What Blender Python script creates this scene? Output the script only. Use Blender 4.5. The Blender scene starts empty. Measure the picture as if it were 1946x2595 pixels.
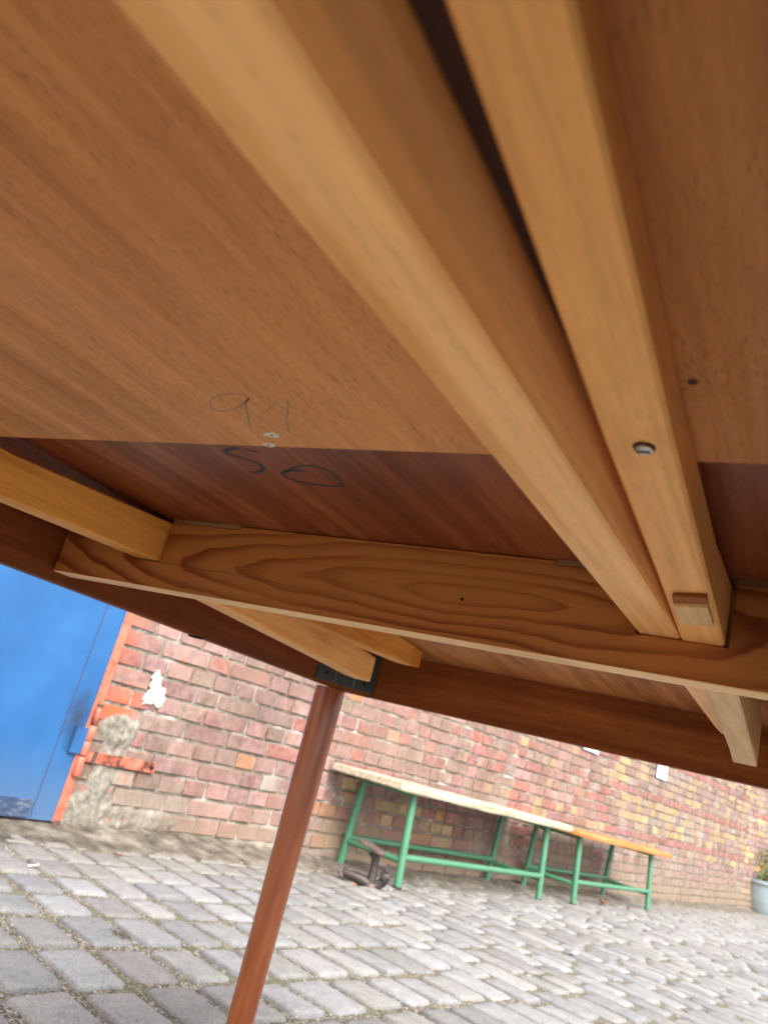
import bpy, bmesh, math, random
import numpy as np
from mathutils import Vector, Matrix, noise

rnd = random.Random(7)
scene = bpy.context.scene
col = scene.collection

# ------------------------------------------------------------------ camera
RC = Matrix(((0.85678559, -0.07166018, 0.51066943),
             (0.45127163, -0.37503133, -0.8097564),
             (0.24954432, 0.92423824, -0.28898323)))
PW, PH, FPX = 1946.0, 2595.0, 1950.0
cd = bpy.data.cameras.new('camera')
cam = bpy.data.objects.new('camera', cd)
col.objects.link(cam)
cam.matrix_world = RC.to_4x4()
cd.lens = 5.7
cd.sensor_fit = 'HORIZONTAL'
cd.sensor_width = PW / FPX * 5.7
cd.clip_start = 0.01
cd.clip_end = 500
cd.dof.use_dof = True
cd.dof.focus_distance = 0.62
cd.dof.aperture_fstop = 2.7
scene.camera = cam

# ------------------------------------------------------------------ light
SUN_EL, SUN_AZ = math.radians(46), math.radians(128)     # azimuth clockwise from +Y
w = bpy.data.worlds.new('World')
scene.world = w
w.use_nodes = True
wn = w.node_tree
wn.nodes.clear()
sky = wn.nodes.new('ShaderNodeTexSky')
sky.sky_type = 'NISHITA'
sky.sun_disc = False
sky.sun_elevation = SUN_EL
sky.sun_rotation = SUN_AZ
sky.air_density = 1.0
sky.dust_density = 3.0
sky.ozone_density = 0.6
hs = wn.nodes.new('ShaderNodeHueSaturation')
hs.inputs['Saturation'].default_value = 0.2
bg = wn.nodes.new('ShaderNodeBackground')
bg.inputs['Strength'].default_value = 0.15
wo = wn.nodes.new('ShaderNodeOutputWorld')
wn.links.new(sky.outputs[0], hs.inputs['Color'])
wn.links.new(hs.outputs[0], bg.inputs[0])
wn.links.new(bg.outputs[0], wo.inputs[0])
sd = bpy.data.lights.new('sun', 'SUN')
sun = bpy.data.objects.new('sun', sd)
col.objects.link(sun)
sd.energy = 1.8
sd.angle = math.radians(35)
sd.color = (1.0, 0.95, 0.88)
sdir = Vector((math.sin(SUN_AZ) * math.cos(SUN_EL), math.cos(SUN_AZ) * math.cos(SUN_EL), math.sin(SUN_EL)))
sun.rotation_euler = sdir.to_track_quat('Z', 'Y').to_euler()
scene.view_settings.view_transform = 'Standard'
scene.view_settings.look = 'None'
scene.view_settings.gamma = 1.0
scene.view_settings.use_curve_mapping = False
scene.view_settings.exposure = 1.52
scene.cycles.max_bounces = 10
scene.cycles.diffuse_bounces = 6
scene.cycles.use_denoising = True

# ------------------------------------------------------------------ helpers
def ray(x, y):
    return (RC @ Vector((x - PW / 2, -(y - PH / 2), -FPX))).normalized()
def onz(x, y, z):
    r = ray(x, y)
    return r * (z / r.z)
def ony(x, y, Y):
    r = ray(x, y)
    return r * (Y / r.y)
G0, G1 = -0.535, -0.0155
def gz(y):
    return G0 + G1 * y
def ong(x, y):
    r = ray(x, y)
    return r * (G0 / (r.z - G1 * r.y))
def proj(p):
    c = RC.transposed() @ Vector(p)
    if c.z > -0.02:
        return None
    return PW / 2 + FPX * c.x / -c.z, PH / 2 - FPX * c.y / -c.z

def tag(o, label=None, cat=None, group=None, kind=None):
    if label: o['label'] = label
    if cat: o['category'] = cat
    if group: o['group'] = group
    if kind: o['kind'] = kind
    return o
def empty(name, loc=(0, 0, 0), rot=None):
    o = bpy.data.objects.new(name, None)
    o.empty_display_size = 0.05
    col.objects.link(o)
    o.location = loc
    if rot is not None:
        o.rotation_euler = rot
    return o
def obj(name, me, mat=None, parent=None, world=True):
    """link a mesh as one object; if world, its vertices are in the root's unrotated world frame"""
    if isinstance(me, bmesh.types.BMesh):
        m = bpy.data.meshes.new(name)
        me.to_mesh(m)
        me.free()
        me = m
    o = bpy.data.objects.new(name, me)
    col.objects.link(o)
    if mat is not None and not me.materials:
        me.materials.append(mat)
    if parent is not None:
        o.parent = parent
        if world:
            off = Vector(parent.location)
            q = parent
            while q.parent is not None:
                q = q.parent
                off = off + Vector(q.location)
            o.location = -off
    return o
def smooth(o, ang=40):
    for p in o.data.polygons:
        p.use_smooth = True
    try:
        o.data.set_sharp_from_angle(angle=math.radians(ang))
    except Exception:
        pass
    return o
def bevel(bm, w, seg=1):
    bmesh.ops.bevel(bm, geom=[e for e in bm.edges if len(e.link_faces) == 2 and e.calc_face_angle(0) > 0.6],
                    offset=w, segments=seg, affect='EDGES', profile=0.6)
    return bm
def box(x0, x1, y0, y1, z0, z1, bev=0.0, seg=1, bm=None):
    own = bm is None
    if own: bm = bmesh.new()
    vs = [bm.verts.new((x, y, z)) for z in (z0, z1) for y in (y0, y1) for x in (x0, x1)]
    for f in ((0, 2, 3, 1), (4, 5, 7, 6), (0, 1, 5, 4), (1, 3, 7, 5), (3, 2, 6, 7), (2, 0, 4, 6)):
        bm.faces.new([vs[i] for i in f])
    if bev and own: bevel(bm, bev, seg)
    return bm
def loft(st, c=0.0015):
    """rail: stations (y, x0, x1, z0, z1), chamfered rectangular section"""
    bm = bmesh.new()
    rings = []
    for (y, x0, x1, z0, z1) in st:
        pts = [(x0 + c, z0), (x1 - c, z0), (x1, z0 + c), (x1, z1 - c), (x1 - c, z1), (x0 + c, z1), (x0, z1 - c), (x0, z0 + c)]
        rings.append([bm.verts.new((px, y, pz)) for px, pz in pts])
    for a, b in zip(rings, rings[1:]):
        for i in range(8):
            j = (i + 1) % 8
            bm.faces.new((a[i], a[j], b[j], b[i]))
    bm.faces.new(rings[0][::-1])
    bm.faces.new(rings[-1])
    bmesh.ops.recalc_face_normals(bm, faces=bm.faces)
    return bm
def prism_xz(pts, y0, y1, bev=0.0):
    bm = bmesh.new()
    a = [bm.verts.new((x, y0, z)) for x, z in pts]
    b = [bm.verts.new((x, y1, z)) for x, z in pts]
    n = len(pts)
    bm.faces.new(a); bm.faces.new(b[::-1])
    for i in range(n):
        j = (i + 1) % n
        bm.faces.new((a[j], a[i], b[i], b[j]))
    bmesh.ops.recalc_face_normals(bm, faces=bm.faces)
    if bev: bevel(bm, bev)
    return bm
def prism_xy(pts, z0, z1, bev=0.0):
    bm = bmesh.new()
    a = [bm.verts.new((x, y, z0)) for x, y in pts]
    b = [bm.verts.new((x, y, z1)) for x, y in pts]
    n = len(pts)
    bm.faces.new(a); bm.faces.new(b[::-1])
    for i in range(n):
        j = (i + 1) % n
        bm.faces.new((a[j], a[i], b[i], b[j]))
    bmesh.ops.recalc_face_normals(bm, faces=bm.faces)
    if bev: bevel(bm, bev)
    return bm
def tube(bm, pts, radii, n=12, caps=True, flat=1.0):
    """swept tube through points"""
    P = [Vector(p) for p in pts]
    if not hasattr(radii, '__len__'): radii = [radii] * len(P)
    rings = []
    up = Vector((0.123, 0.27, 0.95))
    prev = None
    for i, p in enumerate(P):
        d = (P[min(i + 1, len(P) - 1)] - P[max(i - 1, 0)]).normalized()
        u = d.cross(up)
        if u.length < 0.05: u = d.cross(Vector((1, 0, 0)))
        u.normalize()
        if prev is not None and u.dot(prev) < 0: u = -u
        prev = u
        v = d.cross(u).normalized()
        rings.append([bm.verts.new(p + (u * math.cos(2 * math.pi * k / n) + v * flat * math.sin(2 * math.pi * k / n)) * radii[i]) for k in range(n)])
    for a, b in zip(rings, rings[1:]):
        for k in range(n):
            j = (k + 1) % n
            bm.faces.new((a[k], a[j], b[j], b[k]))
    if caps:
        bm.faces.new(rings[0][::-1]); bm.faces.new(rings[-1])
    bmesh.ops.recalc_face_normals(bm, faces=bm.faces)
    return bm
def ribbon(pts, widths, nrm, dist):
    """thin flat stroke of real thickness lying on a plane with normal nrm"""
    bm = bmesh.new()
    P = [Vector(p) for p in pts]
    L, Rr = [], []
    nrm = Vector(nrm)
    for i, p in enumerate(P):
        d = (P[min(i + 1, len(P) - 1)] - P[max(i - 1, 0)]).normalized()
        s = d.cross(nrm).normalized() * widths[i] * 0.5
        q = p + nrm * dist
        L.append(bm.verts.new(q + s)); Rr.append(bm.verts.new(q - s))
    for i in range(len(P) - 1):
        bm.faces.new((L[i], L[i + 1], Rr[i + 1], Rr[i]))
    r = bmesh.ops.extrude_face_region(bm, geom=list(bm.faces))
    bmesh.ops.translate(bm, verts=[v for v in r['geom'] if isinstance(v, bmesh.types.BMVert)], vec=-nrm * dist * 0.9)
    bmesh.ops.recalc_face_normals(bm, faces=bm.faces)
    return bm
def spline(pts, n=6):
    """Catmull-Rom through 2-D pixel points"""
    out = []
    P = [pts[0]] + list(pts) + [pts[-1]]
    for i in range(1, len(P) - 2):
        for k in range(n):
            t = k / n
            o = []
            for c in range(len(pts[0])):
                a, b, d, e = P[i - 1][c], P[i][c], P[i + 1][c], P[i + 2][c]
                o.append(0.5 * (2 * b + (d - a) * t + (2 * a - 5 * b + 4 * d - e) * t * t + (3 * b - a - 3 * d + e) * t ** 3))
            out.append(tuple(o))
    out.append(tuple(pts[-1]))
    return out

# ------------------------------------------------------------------ materials
class NT:
    def __init__(s, name):
        s.m = bpy.data.materials.new(name)
        s.m.use_nodes = True
        s.t = s.m.node_tree
        s.t.nodes.clear()
        s.out = s.t.nodes.new('ShaderNodeOutputMaterial')
        s.b = s.t.nodes.new('ShaderNodeBsdfPrincipled')
        s.t.links.new(s.b.outputs[0], s.out.inputs[0])
    def n(s, typ, ins=None, **kw):
        nd = s.t.nodes.new(typ)
        for k, v in kw.items(): setattr(nd, k, v)
        for k, v in (ins or {}).items():
            s.put(nd.inputs[k], v)
        return nd
    def put(s, sock, v):
        if isinstance(v, bpy.types.NodeSocket): s.t.links.new(v, sock)
        elif isinstance(v, bpy.types.Node): s.t.links.new(v.outputs[0], sock)
        else:
            if sock.type == 'RGBA' and len(v) == 3: v = (*v, 1)
            sock.default_value = v
    def set(s, k, v): s.put(s.b.inputs[k], v)
    def co(s, kind='Object'):
        return s.n('ShaderNodeTexCoord').outputs[kind]
    def mp(s, vec, scale=(1, 1, 1), rot=(0, 0, 0), loc=(0, 0, 0)):
        return s.n('ShaderNodeMapping', {'Vector': vec, 'Scale': scale, 'Rotation': rot, 'Location': loc}).outputs[0]
    def noise(s, vec, sc, det=4, rough=0.55, dist=0.0, out=0):
        return s.n('ShaderNodeTexNoise', {'Vector': vec, 'Scale': sc, 'Detail': det, 'Roughness': rough, 'Distortion': dist}).outputs[out]
    def ramp(s, fac, stops, interp='LINEAR'):
        r = s.n('ShaderNodeValToRGB', {'Fac': fac})
        e = r.color_ramp
        e.interpolation = interp
        while len(e.elements) < len(stops): e.elements.new(0.5)
        for el, (p, c) in zip(e.elements, stops):
            el.position = p
            el.color = (*c, 1) if hasattr(c, '__len__') else (c, c, c, 1)
        return r.outputs[0]
    def mix(s, fac, a, b, mode='MIX'):
        n = s.n('ShaderNodeMix', data_type='RGBA', blend_type=mode)
        s.put(n.inputs[0], fac); s.put(n.inputs[6], a); s.put(n.inputs[7], b)
        return n.outputs[2]
    def math(s, op, a, b=0.0, clamp=False):
        n = s.n('ShaderNodeMath', operation=op, use_clamp=clamp)
        s.put(n.inputs[0], a); s.put(n.inputs[1], b)
        return n.outputs[0]
    def bump(s, h, strength=0.3, dist=0.002):
        s.set('Normal', s.n('ShaderNodeBump', {'Height': h, 'Strength': strength, 'Distance': dist}).outputs[0])

def veneer(name, axis, dark, mid, light, rough=0.45, band=22, pore=0.5, coat=0.0, cw=0.17):
    """tropical veneer: ribbon figure, long grain streaks, dark pore flecks"""
    k = NT(name)
    c = k.co()
    L, T = 1.3, 22.0
    sc = {'y': (T, L, T), 'x': (L, T, T)}[axis]
    g = k.mp(c, sc)
    streak = k.noise(g, 3.2, 6, 0.62, 0.25)
    fine = k.noise(k.mp(c, tuple(v * 7 for v in sc)), 2.6, 5, 0.7)
    bandn = k.noise(k.mp(c, {'y': (band, 0.8, band), 'x': (0.8, band, band)}[axis]), 1.0, 2, 0.5, 0.4)
    big = k.noise(c, 5.0, 3, 0.5)
    f = k.math('ADD', k.math('MULTIPLY', streak, 0.42), k.math('ADD', k.math('MULTIPLY', bandn, 0.38), k.math('MULTIPLY', big, 0.22)))
    colr = k.ramp(f, [(0.5 - cw, dark), (0.5, mid), (0.5 + cw, light)])
    colr = k.mix(0.5, colr, k.ramp(fine, [(0.3, 0.68), (0.55, 1.0), (0.8, 1.12)]), 'MULTIPLY')
    # pores: short dark flecks
    pv = k.mp(c, {'y': (1400, 170, 1400), 'x': (170, 1400, 1400)}[axis])
    vor = k.n('ShaderNodeTexNoise', {'Vector': pv, 'Scale': 1.0, 'Detail': 2.0, 'Roughness': 0.5, 'Distortion': 0.6}).outputs[0]
    pm = k.ramp(vor, [(0.56, 0.0), (0.66, 0.9)])
    pden = k.ramp(k.noise(c, 14, 3), [(0.35, 0.25), (0.65, 1.0)])
    pm = k.math('MULTIPLY', k.math('MULTIPLY', pm, pden), pore)
    colr = k.mix(pm, colr, tuple(v * 0.38 for v in dark))
    k.set('Base Color', colr)
    k.set('Roughness', k.ramp(k.noise(g, 6, 4), [(0.3, rough * 0.85), (0.7, rough * 1.2)]))
    k.set('Specular IOR Level', 0.2)
    if coat:
        k.set('Coat Weight', coat); k.set('Coat Roughness', 0.2)
    k.bump(k.math('SUBTRACT', fine, k.math('MULTIPLY', pm, 0.8)), 0.25, 0.0006)
    return k.m

def beech(name, base=(0.90, 0.480, 0.185), axis='y', rough=0.5, seed=0.0, tint=(0.68, 0.300, 0.075)):
    k = NT(name)
    c = k.mp(k.co(), loc=(seed, seed * 2, seed))
    sc = {'y': (26, 1.3, 26), 'x': (1.3, 26, 26)}[axis]
    g = k.noise(k.mp(c, sc), 2.2, 6, 0.6, 0.3)
    big = k.noise(k.mp(c, (7, 2.2, 7)), 1.6, 4)
    fl = k.noise(k.mp(c, {'y': (700, 110, 700), 'x': (110, 700, 700)}[axis]), 1.0, 2)
    f = k.math('ADD', k.math('MULTIPLY', g, 0.55), k.math('MULTIPLY', big, 0.45))
    cc = k.ramp(f, [(0.36, tint), (0.52, base), (0.72, tuple(min(1, v * 1.22) for v in base))])
    fg = k.noise(k.mp(c, {'y': (240, 5, 240), 'x': (5, 240, 240)}[axis]), 1.0, 5, 0.65)
    cc = k.mix(0.8, cc, k.ramp(fg, [(0.3, 0.80), (0.5, 1.0), (0.7, 1.10)]), 'MULTIPLY')
    dirt = k.ramp(k.noise(k.mp(c, (16, 7, 16), loc=(2, 5, 8)), 1.0, 5, 0.7), [(0.56, 0), (0.74, 0.35)])
    cc = k.mix(dirt, cc, tuple(v * 0.6 for v in tint))
    cc = k.mix(k.math('MULTIPLY', k.ramp(fl, [(0.60, 0), (0.74, 1)]), 0.28), cc, tuple(v * 0.55 for v in tint))
    k.set('Base Color', cc)
    k.set('Roughness', rough)
    k.set('Specular IOR Level', 0.2)
    k.bump(g, 0.2, 0.0006)
    return k.m

def pine(name):
    """flat-sawn pine: nested oval growth rings stretched along x"""
    k = NT(name)
    c = k.co()
    sep = k.n('ShaderNodeSeparateXYZ', {0: c})
    wob = k.noise(k.mp(c, (9, 9, 26)), 1.0, 3, 0.55)
    wob2 = k.noise(k.mp(c, (2.4, 2.4, 9)), 1.0, 2, 0.5)
    x = k.math('ADD', sep.outputs[0], 0.225)
    z = k.math('SUBTRACT', sep.outputs[2], 0.125)
    # ovals close on the left near x=-0.45, stay nearly straight to the right
    xs = k.math('MULTIPLY', x, 0.105)
    zz = k.math('ADD', z, k.math('MULTIPLY', k.math('SUBTRACT', wob2, 0.5), 0.050))
    r = k.math('SQRT', k.math('ADD', k.math('MULTIPLY', xs, xs), k.math('MULTIPLY', zz, zz)))
    r = k.math('ADD', r, k.math('MULTIPLY', k.math('SUBTRACT', wob, 0.5), 0.0120))
    fr = k.math('FRACT', k.math('MULTIPLY', k.math('POWER', r, 0.92), 96.0))
    line = k.ramp(fr, [(0.0, 0.05), (0.45, 0.15), (0.82, 0.9), (0.92, 1.0), (1.0, 0.05)])
    line = k.math('MULTIPLY', line, k.ramp(k.noise(k.mp(c, (3, 3, 22), loc=(4, 1, 2)), 1.0, 3), [(0.3, 0.35), (0.65, 1.1)]))
    fib = k.noise(k.mp(c, (9, 420, 420)), 1.0, 5, 0.7)
    base = k.mix(line, (0.44, 0.155, 0.033), (0.175, 0.036, 0.005))
    base = k.mix(0.45, base, k.ramp(fib, [(0.3, 0.72), (0.7, 1.15)]), 'MULTIPLY')
    blot = k.noise(c, 8, 3)
    base = k.mix(k.ramp(blot, [(0.5, 0), (0.75, 0.4)]), base, (0.32, 0.092, 0.014))
    k.set('Base Color', base)
    k.set('Specular IOR Level', 0.2)
    k.set('Roughness', 0.5)
    k.bump(fib, 0.15, 0.0005)
    return k.m

def plain(name, colr, rough=0.6, metal=0.0, var=0.15, sc=30, bump=0.0):
    k = NT(name)
    n = k.noise(k.co(), sc, 5)
    k.set('Base Color', k.mix(n, tuple(v * (1 - var) for v in colr), tuple(min(1, v * (1 + var)) for v in colr)))
    k.set('Roughness', rough)
    k.set('Metallic', metal)
    if bump: k.bump(n, bump, 0.002)
    return k.m

M = {}
M['far_veneer'] = veneer('striped brown veneer', 'y', (0.26, 0.085, 0.022), (0.46, 0.165, 0.045), (0.66, 0.27, 0.085), 0.5, 26, 0.6, cw=0.11)
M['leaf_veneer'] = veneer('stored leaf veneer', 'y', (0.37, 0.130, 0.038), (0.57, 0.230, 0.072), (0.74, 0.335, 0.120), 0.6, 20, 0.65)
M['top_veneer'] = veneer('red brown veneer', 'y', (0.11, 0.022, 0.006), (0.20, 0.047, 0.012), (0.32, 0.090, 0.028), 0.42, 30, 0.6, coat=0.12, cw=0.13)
M['apron_x'] = veneer('apron teak', 'x', (0.115, 0.026, 0.003), (0.24, 0.062, 0.009), (0.40, 0.125, 0.022), 0.6, 30, 0.6)
M['apron_y'] = veneer('side apron teak', 'y', (0.10, 0.022, 0.003), (0.17, 0.038, 0.006), (0.26, 0.070, 0.013), 0.6, 30, 0.6)
M['rail_a'] = beech('pale beech', seed=0.0)
M['rail_b'] = beech('warm beech', base=(0.88, 0.440, 0.145), seed=3.1)
M['rail_c'] = beech('honey beech', base=(0.72, 0.31, 0.062), seed=5.3, tint=(0.56, 0.20, 0.028))
M['rail_d'] = beech('sandy beech', base=(0.70, 0.44, 0.20), seed=7.3, tint=(0.56, 0.31, 0.12))
M['pine'] = pine('knotty pine')
M['ply'] = beech('plywood edge', base=(0.34, 0.20, 0.085), axis='x', seed=1.7, tint=(0.16, 0.08, 0.03))
M['ink'] = plain('black marker', (0.012, 0.011, 0.011), 0.5)
M['pencil'] = plain('pencil lead', (0.26, 0.17, 0.125), 0.6, var=0.5, sc=400)
M['plastic'] = plain('charcoal plastic', (0.030, 0.036, 0.036), 0.42, var=0.25, sc=60)
M['plastic_rib'] = plain('scuffed plastic', (0.13, 0.145, 0.145), 0.5)
M['hole'] = plain('dark hole', (0.006, 0.005, 0.004), 0.9)
M['steel'] = plain('zinc screw', (0.55, 0.56, 0.56), 0.3, 1.0)
M['chip'] = plain('bare pale wood', (0.62, 0.56, 0.42), 0.7)
M['gap_shade'] = plain('painted gap shade', (0.045, 0.014, 0.005), 0.7)  # dark colour standing in for shade in the slit between two runners

# leg: polished teak
k = NT('polished teak leg')
c = k.co()
g = k.noise(k.mp(c, (26, 26, 2.4)), 3.0, 6, 0.6, 0.5)
b2 = k.noise(k.mp(c, (9, 9, 0.9)), 2.4, 3, 0.5, 0.5)
f = k.math('ADD', k.math('MULTIPLY', g, 0.5), k.math('MULTIPLY', b2, 0.5))
k.set('Base Color', k.ramp(f, [(0.34, (0.20, 0.045, 0.014)), (0.5, (0.31, 0.085, 0.027)), (0.68, (0.42, 0.135, 0.046))]))
k.set('Roughness', 0.2)
k.bump(g, 0.15, 0.0008)
M['leg'] = k.m

# green paint with chips
k = NT('green enamel')
c = k.co()
n = k.noise(c, 9, 5, 0.6)
gr = k.mix(n, (0.050, 0.175, 0.095), (0.082, 0.245, 0.140))
ch = k.ramp(k.noise(c, 45, 5, 0.65), [(0.62, 0), (0.66, 1)])
k.set('Base Color', k.mix(k.math('MULTIPLY', ch, 0.7), gr, (0.20, 0.13, 0.09)))
k.set('Roughness', k.ramp(n, [(0.3, 0.3), (0.7, 0.5)]))
M['green'] = k.m

# bench planks
def plank_mat(name, a, b, e):
    k = NT(name)
    c = k.co()
    g = k.noise(k.mp(c, (2.2, 45, 45)), 1.4, 6, 0.65, 0.4)
    s = k.noise(c, 5, 4, 0.6)
    cc = k.ramp(g, [(0.3, a), (0.55, b), (0.75, e)])
    cc = k.mix(k.ramp(s, [(0.45, 0), (0.7, 0.6)]), cc, tuple(v * 0.6 for v in b))
    k.set('Base Color', cc)
    k.set('Roughness', 0.7)
    k.bump(g, 0.5, 0.003)
    return k.m
M['plank_grey'] = plank_mat('weathered grey plank', (0.26, 0.20, 0.11), (0.48, 0.42, 0.31), (0.70, 0.67, 0.60))
M['plank_orange'] = plank_mat('worn orange plank', (0.34, 0.11, 0.022), (0.50, 0.21, 0.055), (0.62, 0.40, 0.19))

# brick
def brick_mat(name, src):
    k = NT(name)
    geo = k.n('ShaderNodeNewGeometry').outputs['Position']
    if src == 'object':
        base = k.n('ShaderNodeObjectInfo').outputs['Color']
    else:
        base = k.n('ShaderNodeVertexColor', layer_name='tone').outputs['Color']
    n1 = k.noise(geo, 28, 6, 0.65)
    n2 = k.noise(geo, 7.5, 4, 0.6)
    n3 = k.noise(geo, 95, 4, 0.7)
    cc = k.mix(0.75, base, k.ramp(n1, [(0.28, 0.5), (0.5, 1.0), (0.72, 1.45)]), 'MULTIPLY')
    cc = k.mix(0.5, cc, k.ramp(n3, [(0.3, 0.6), (0.6, 1.15)]), 'MULTIPLY')
    # pale bloom, yellow lime marks, orange spalls, dark soot
    bloom = k.ramp(k.math('ADD', k.math('MULTIPLY', n2, 0.6), k.math('MULTIPLY', n1, 0.4)), [(0.44, 0.04), (0.66, 0.55)])
    cc = k.mix(bloom, cc, (0.33, 0.245, 0.215))
    soot = k.ramp(k.noise(k.mp(geo, (5, 5, 2.2), loc=(9, 2, 4)), 1.0, 5, 0.65), [(0.46, 0.0), (0.66, 0.6)])
    cc = k.mix(soot, cc, (0.105, 0.066, 0.052))
    lime = k.ramp(k.noise(geo, 20, 5, 0.7), [(0.66, 0.0), (0.71, 0.75)])
    cc = k.mix(lime, cc, (0.62, 0.47, 0.22))
    spall = k.ramp(k.noise(k.mp(geo, loc=(3, 7, 1)), 13, 3, 0.6), [(0.68, 0.0), (0.71, 0.8)])
    cc = k.mix(spall, cc, (0.50, 0.17, 0.07))
    wash = k.ramp(k.noise(k.mp(geo, (2.6, 2.6, 3.6)), 1.0, 6, 0.62), [(0.44, 0.0), (0.62, 0.55)])
    cc = k.mix(wash, cc, (0.235, 0.16, 0.125))
    sep = k.n('ShaderNodeSeparateXYZ', {0: geo})
    low = k.n('ShaderNodeMapRange', {'Value': k.math('ADD', sep.outputs[2], k.math('MULTIPLY', n2, 0.25)), 'From Min': -0.46, 'From Max': -0.18, 'To Min': 0.78, 'To Max': 0.0}).outputs[0]
    cc = k.mix(low, cc, (0.235, 0.175, 0.120))           # splash-back dirt along the foot of the wall
    # orange overspray beside the hinge
    d = k.n('ShaderNodeVectorMath', {0: geo, 1: (-2.37, 2.27, -0.10)}, operation='DISTANCE').outputs['Value']
    ov = k.n('ShaderNodeMapRange', {'Value': k.math('ADD', d, k.math('MULTIPLY', k.math('SUBTRACT', n2, 0.5), 0.18)), 'From Min': 0.03, 'From Max': 0.11, 'To Min': 0.85, 'To Max': 0.0}).outputs[0]
    cc = k.mix(ov, cc, (0.55, 0.10, 0.035))
    dd = k.math('SUBTRACT', sep.outputs[1], 2.18)
    ov2 = k.n('ShaderNodeMapRange', {'Value': k.math('ADD', dd, k.math('MULTIPLY', k.math('SUBTRACT', n2, 0.5), 0.12)), 'From Min': 0.0, 'From Max': 0.12, 'To Min': 0.55, 'To Max': 0.0}).outputs[0]
    ov2 = k.math('MULTIPLY', ov2, k.ramp(sep.outputs[2], [(0.0, 0.0), (0.12, 1.0)]))
    cc = k.mix(ov2, cc, (0.50, 0.12, 0.05))
    k.set('Base Color', cc)
    k.set('Roughness', 0.88)
    k.bump(k.math('ADD', n1, k.math('MULTIPLY', n3, 0.5)), 0.6, 0.004)
    return k.m
M['brick_o'] = brick_mat('old brick', 'object')
M['brick_v'] = brick_mat('old brick joined', 'vertex')

k = NT('lime mortar')
geo = k.n('ShaderNodeNewGeometry').outputs['Position']
n1 = k.noise(geo, 6, 5, 0.6); n2 = k.noise(geo, 60, 5, 0.7)
cc = k.ramp(n1, [(0.42, (0.15, 0.125, 0.10)), (0.54, (0.25, 0.22, 0.185)), (0.68, (0.50, 0.48, 0.43))])
cc = k.mix(0.6, cc, k.ramp(n2, [(0.3, 0.5), (0.65, 1.2)]), 'MULTIPLY')
wash = k.ramp(k.noise(k.mp(geo, (2.6, 2.6, 3.6)), 1.0, 6, 0.62), [(0.44, 0.0), (0.62, 0.55)])
cc = k.mix(wash, cc, (0.235, 0.16, 0.125))
sep = k.n('ShaderNodeSeparateXYZ', {0: geo})
low = k.n('ShaderNodeMapRange', {'Value': sep.outputs[2], 'From Min': -0.58, 'From Max': -0.34, 'To Min': 0.75, 'To Max': 0.0}).outputs[0]
cc = k.mix(low, cc, (0.20, 0.165, 0.125))
cem = k.n('ShaderNodeMapRange', {'Value': k.math('ADD', sep.outputs[1], k.math('MULTIPLY', n1, 0.2)), 'From Min': 2.50, 'From Max': 2.62, 'To Min': 0.85, 'To Max': 0.0}).outputs[0]
cc = k.mix(cem, cc, k.ramp(k.noise(geo, 34, 6, 0.75), [(0.32, (0.085, 0.075, 0.058)), (0.5, (0.20, 0.18, 0.145)), (0.68, (0.36, 0.335, 0.28))]))
k.set('Base Color', cc); k.set('Roughness', 0.95)
k.bump(n2, 0.8, 0.004)
M['mortar'] = k.m

# cobbles
def cobble_mat(name, src):
    k = NT(name)
    geo = k.n('ShaderNodeNewGeometry').outputs['Position']
    base = k.n('ShaderNodeObjectInfo').outputs['Color'] if src == 'object' else k.n('ShaderNodeVertexColor', layer_name='tone').outputs['Color']
    n1 = k.noise(geo, 30, 6, 0.7); n2 = k.noise(geo, 200, 4, 0.7); n3 = k.noise(k.mp(geo, (40, 14, 14)), 1.0, 5, 0.7)
    cc = k.mix(0.8, base, k.ramp(n1, [(0.28, 0.72), (0.5, 1.0), (0.75, 1.2)]), 'MULTIPLY')
    cc = k.mix(0.85, cc, k.ramp(n2, [(0.3, 0.5), (0.52, 1.0), (0.75, 1.35)]), 'MULTIPLY')
    cc = k.mix(k.ramp(n3, [(0.55, 0), (0.72, 0.45)]), cc, (0.30, 0.275, 0.23))
    k.set('Base Color', cc)
    k.set('Roughness', 0.72)
    k.bump(k.math('ADD', n1, k.math('MULTIPLY', n2, 0.6)), 0.85, 0.006)
    return k.m
M['cobble_o'] = cobble_mat('granite sett', 'object')
M['cobble_v'] = cobble_mat('granite sett joined', 'vertex')

k = NT('gritty joint sand')
geo = k.n('ShaderNodeNewGeometry').outputs['Position']
n1 = k.noise(geo, 240, 4, 0.75); n2 = k.noise(geo, 7, 4)
vor = k.n('ShaderNodeTexVoronoi', {'Vector': geo, 'Scale': 190.0}).outputs['Color']
vv = k.n('ShaderNodeSeparateXYZ', {0: vor}).outputs[0]
cc = k.ramp(vv, [(0.0, (0.060, 0.052, 0.036)), (0.55, (0.17, 0.148, 0.105)), (0.85, (0.32, 0.285, 0.22)), (1.0, (0.50, 0.47, 0.41))])
cc = k.mix(k.ramp(n2, [(0.52, 0), (0.68, 0.6)]), cc, (0.13, 0.13, 0.05))
k.set('Base Color', cc); k.set('Roughness', 0.95)
k.bump(k.math('ADD', n1, vv), 1.0, 0.004)
M['grit'] = k.m

k = NT('trodden dirt')
geo = k.n('ShaderNodeNewGeometry').outputs['Position']
n1 = k.noise(geo, 12, 6, 0.65); n2 = k.noise(geo, 150, 4, 0.7)
cc = k.ramp(n1, [(0.34, (0.060, 0.048, 0.034)), (0.5, (0.145, 0.122, 0.092)), (0.68, (0.27, 0.24, 0.195))])
cc = k.mix(0.5, cc, k.ramp(n2, [(0.3, 0.55), (0.7, 1.3)]), 'MULTIPLY')
k.set('Base Color', cc); k.set('Roughness', 0.95); k.bump(n2, 0.9, 0.006)
M['dirt'] = k.m

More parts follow.
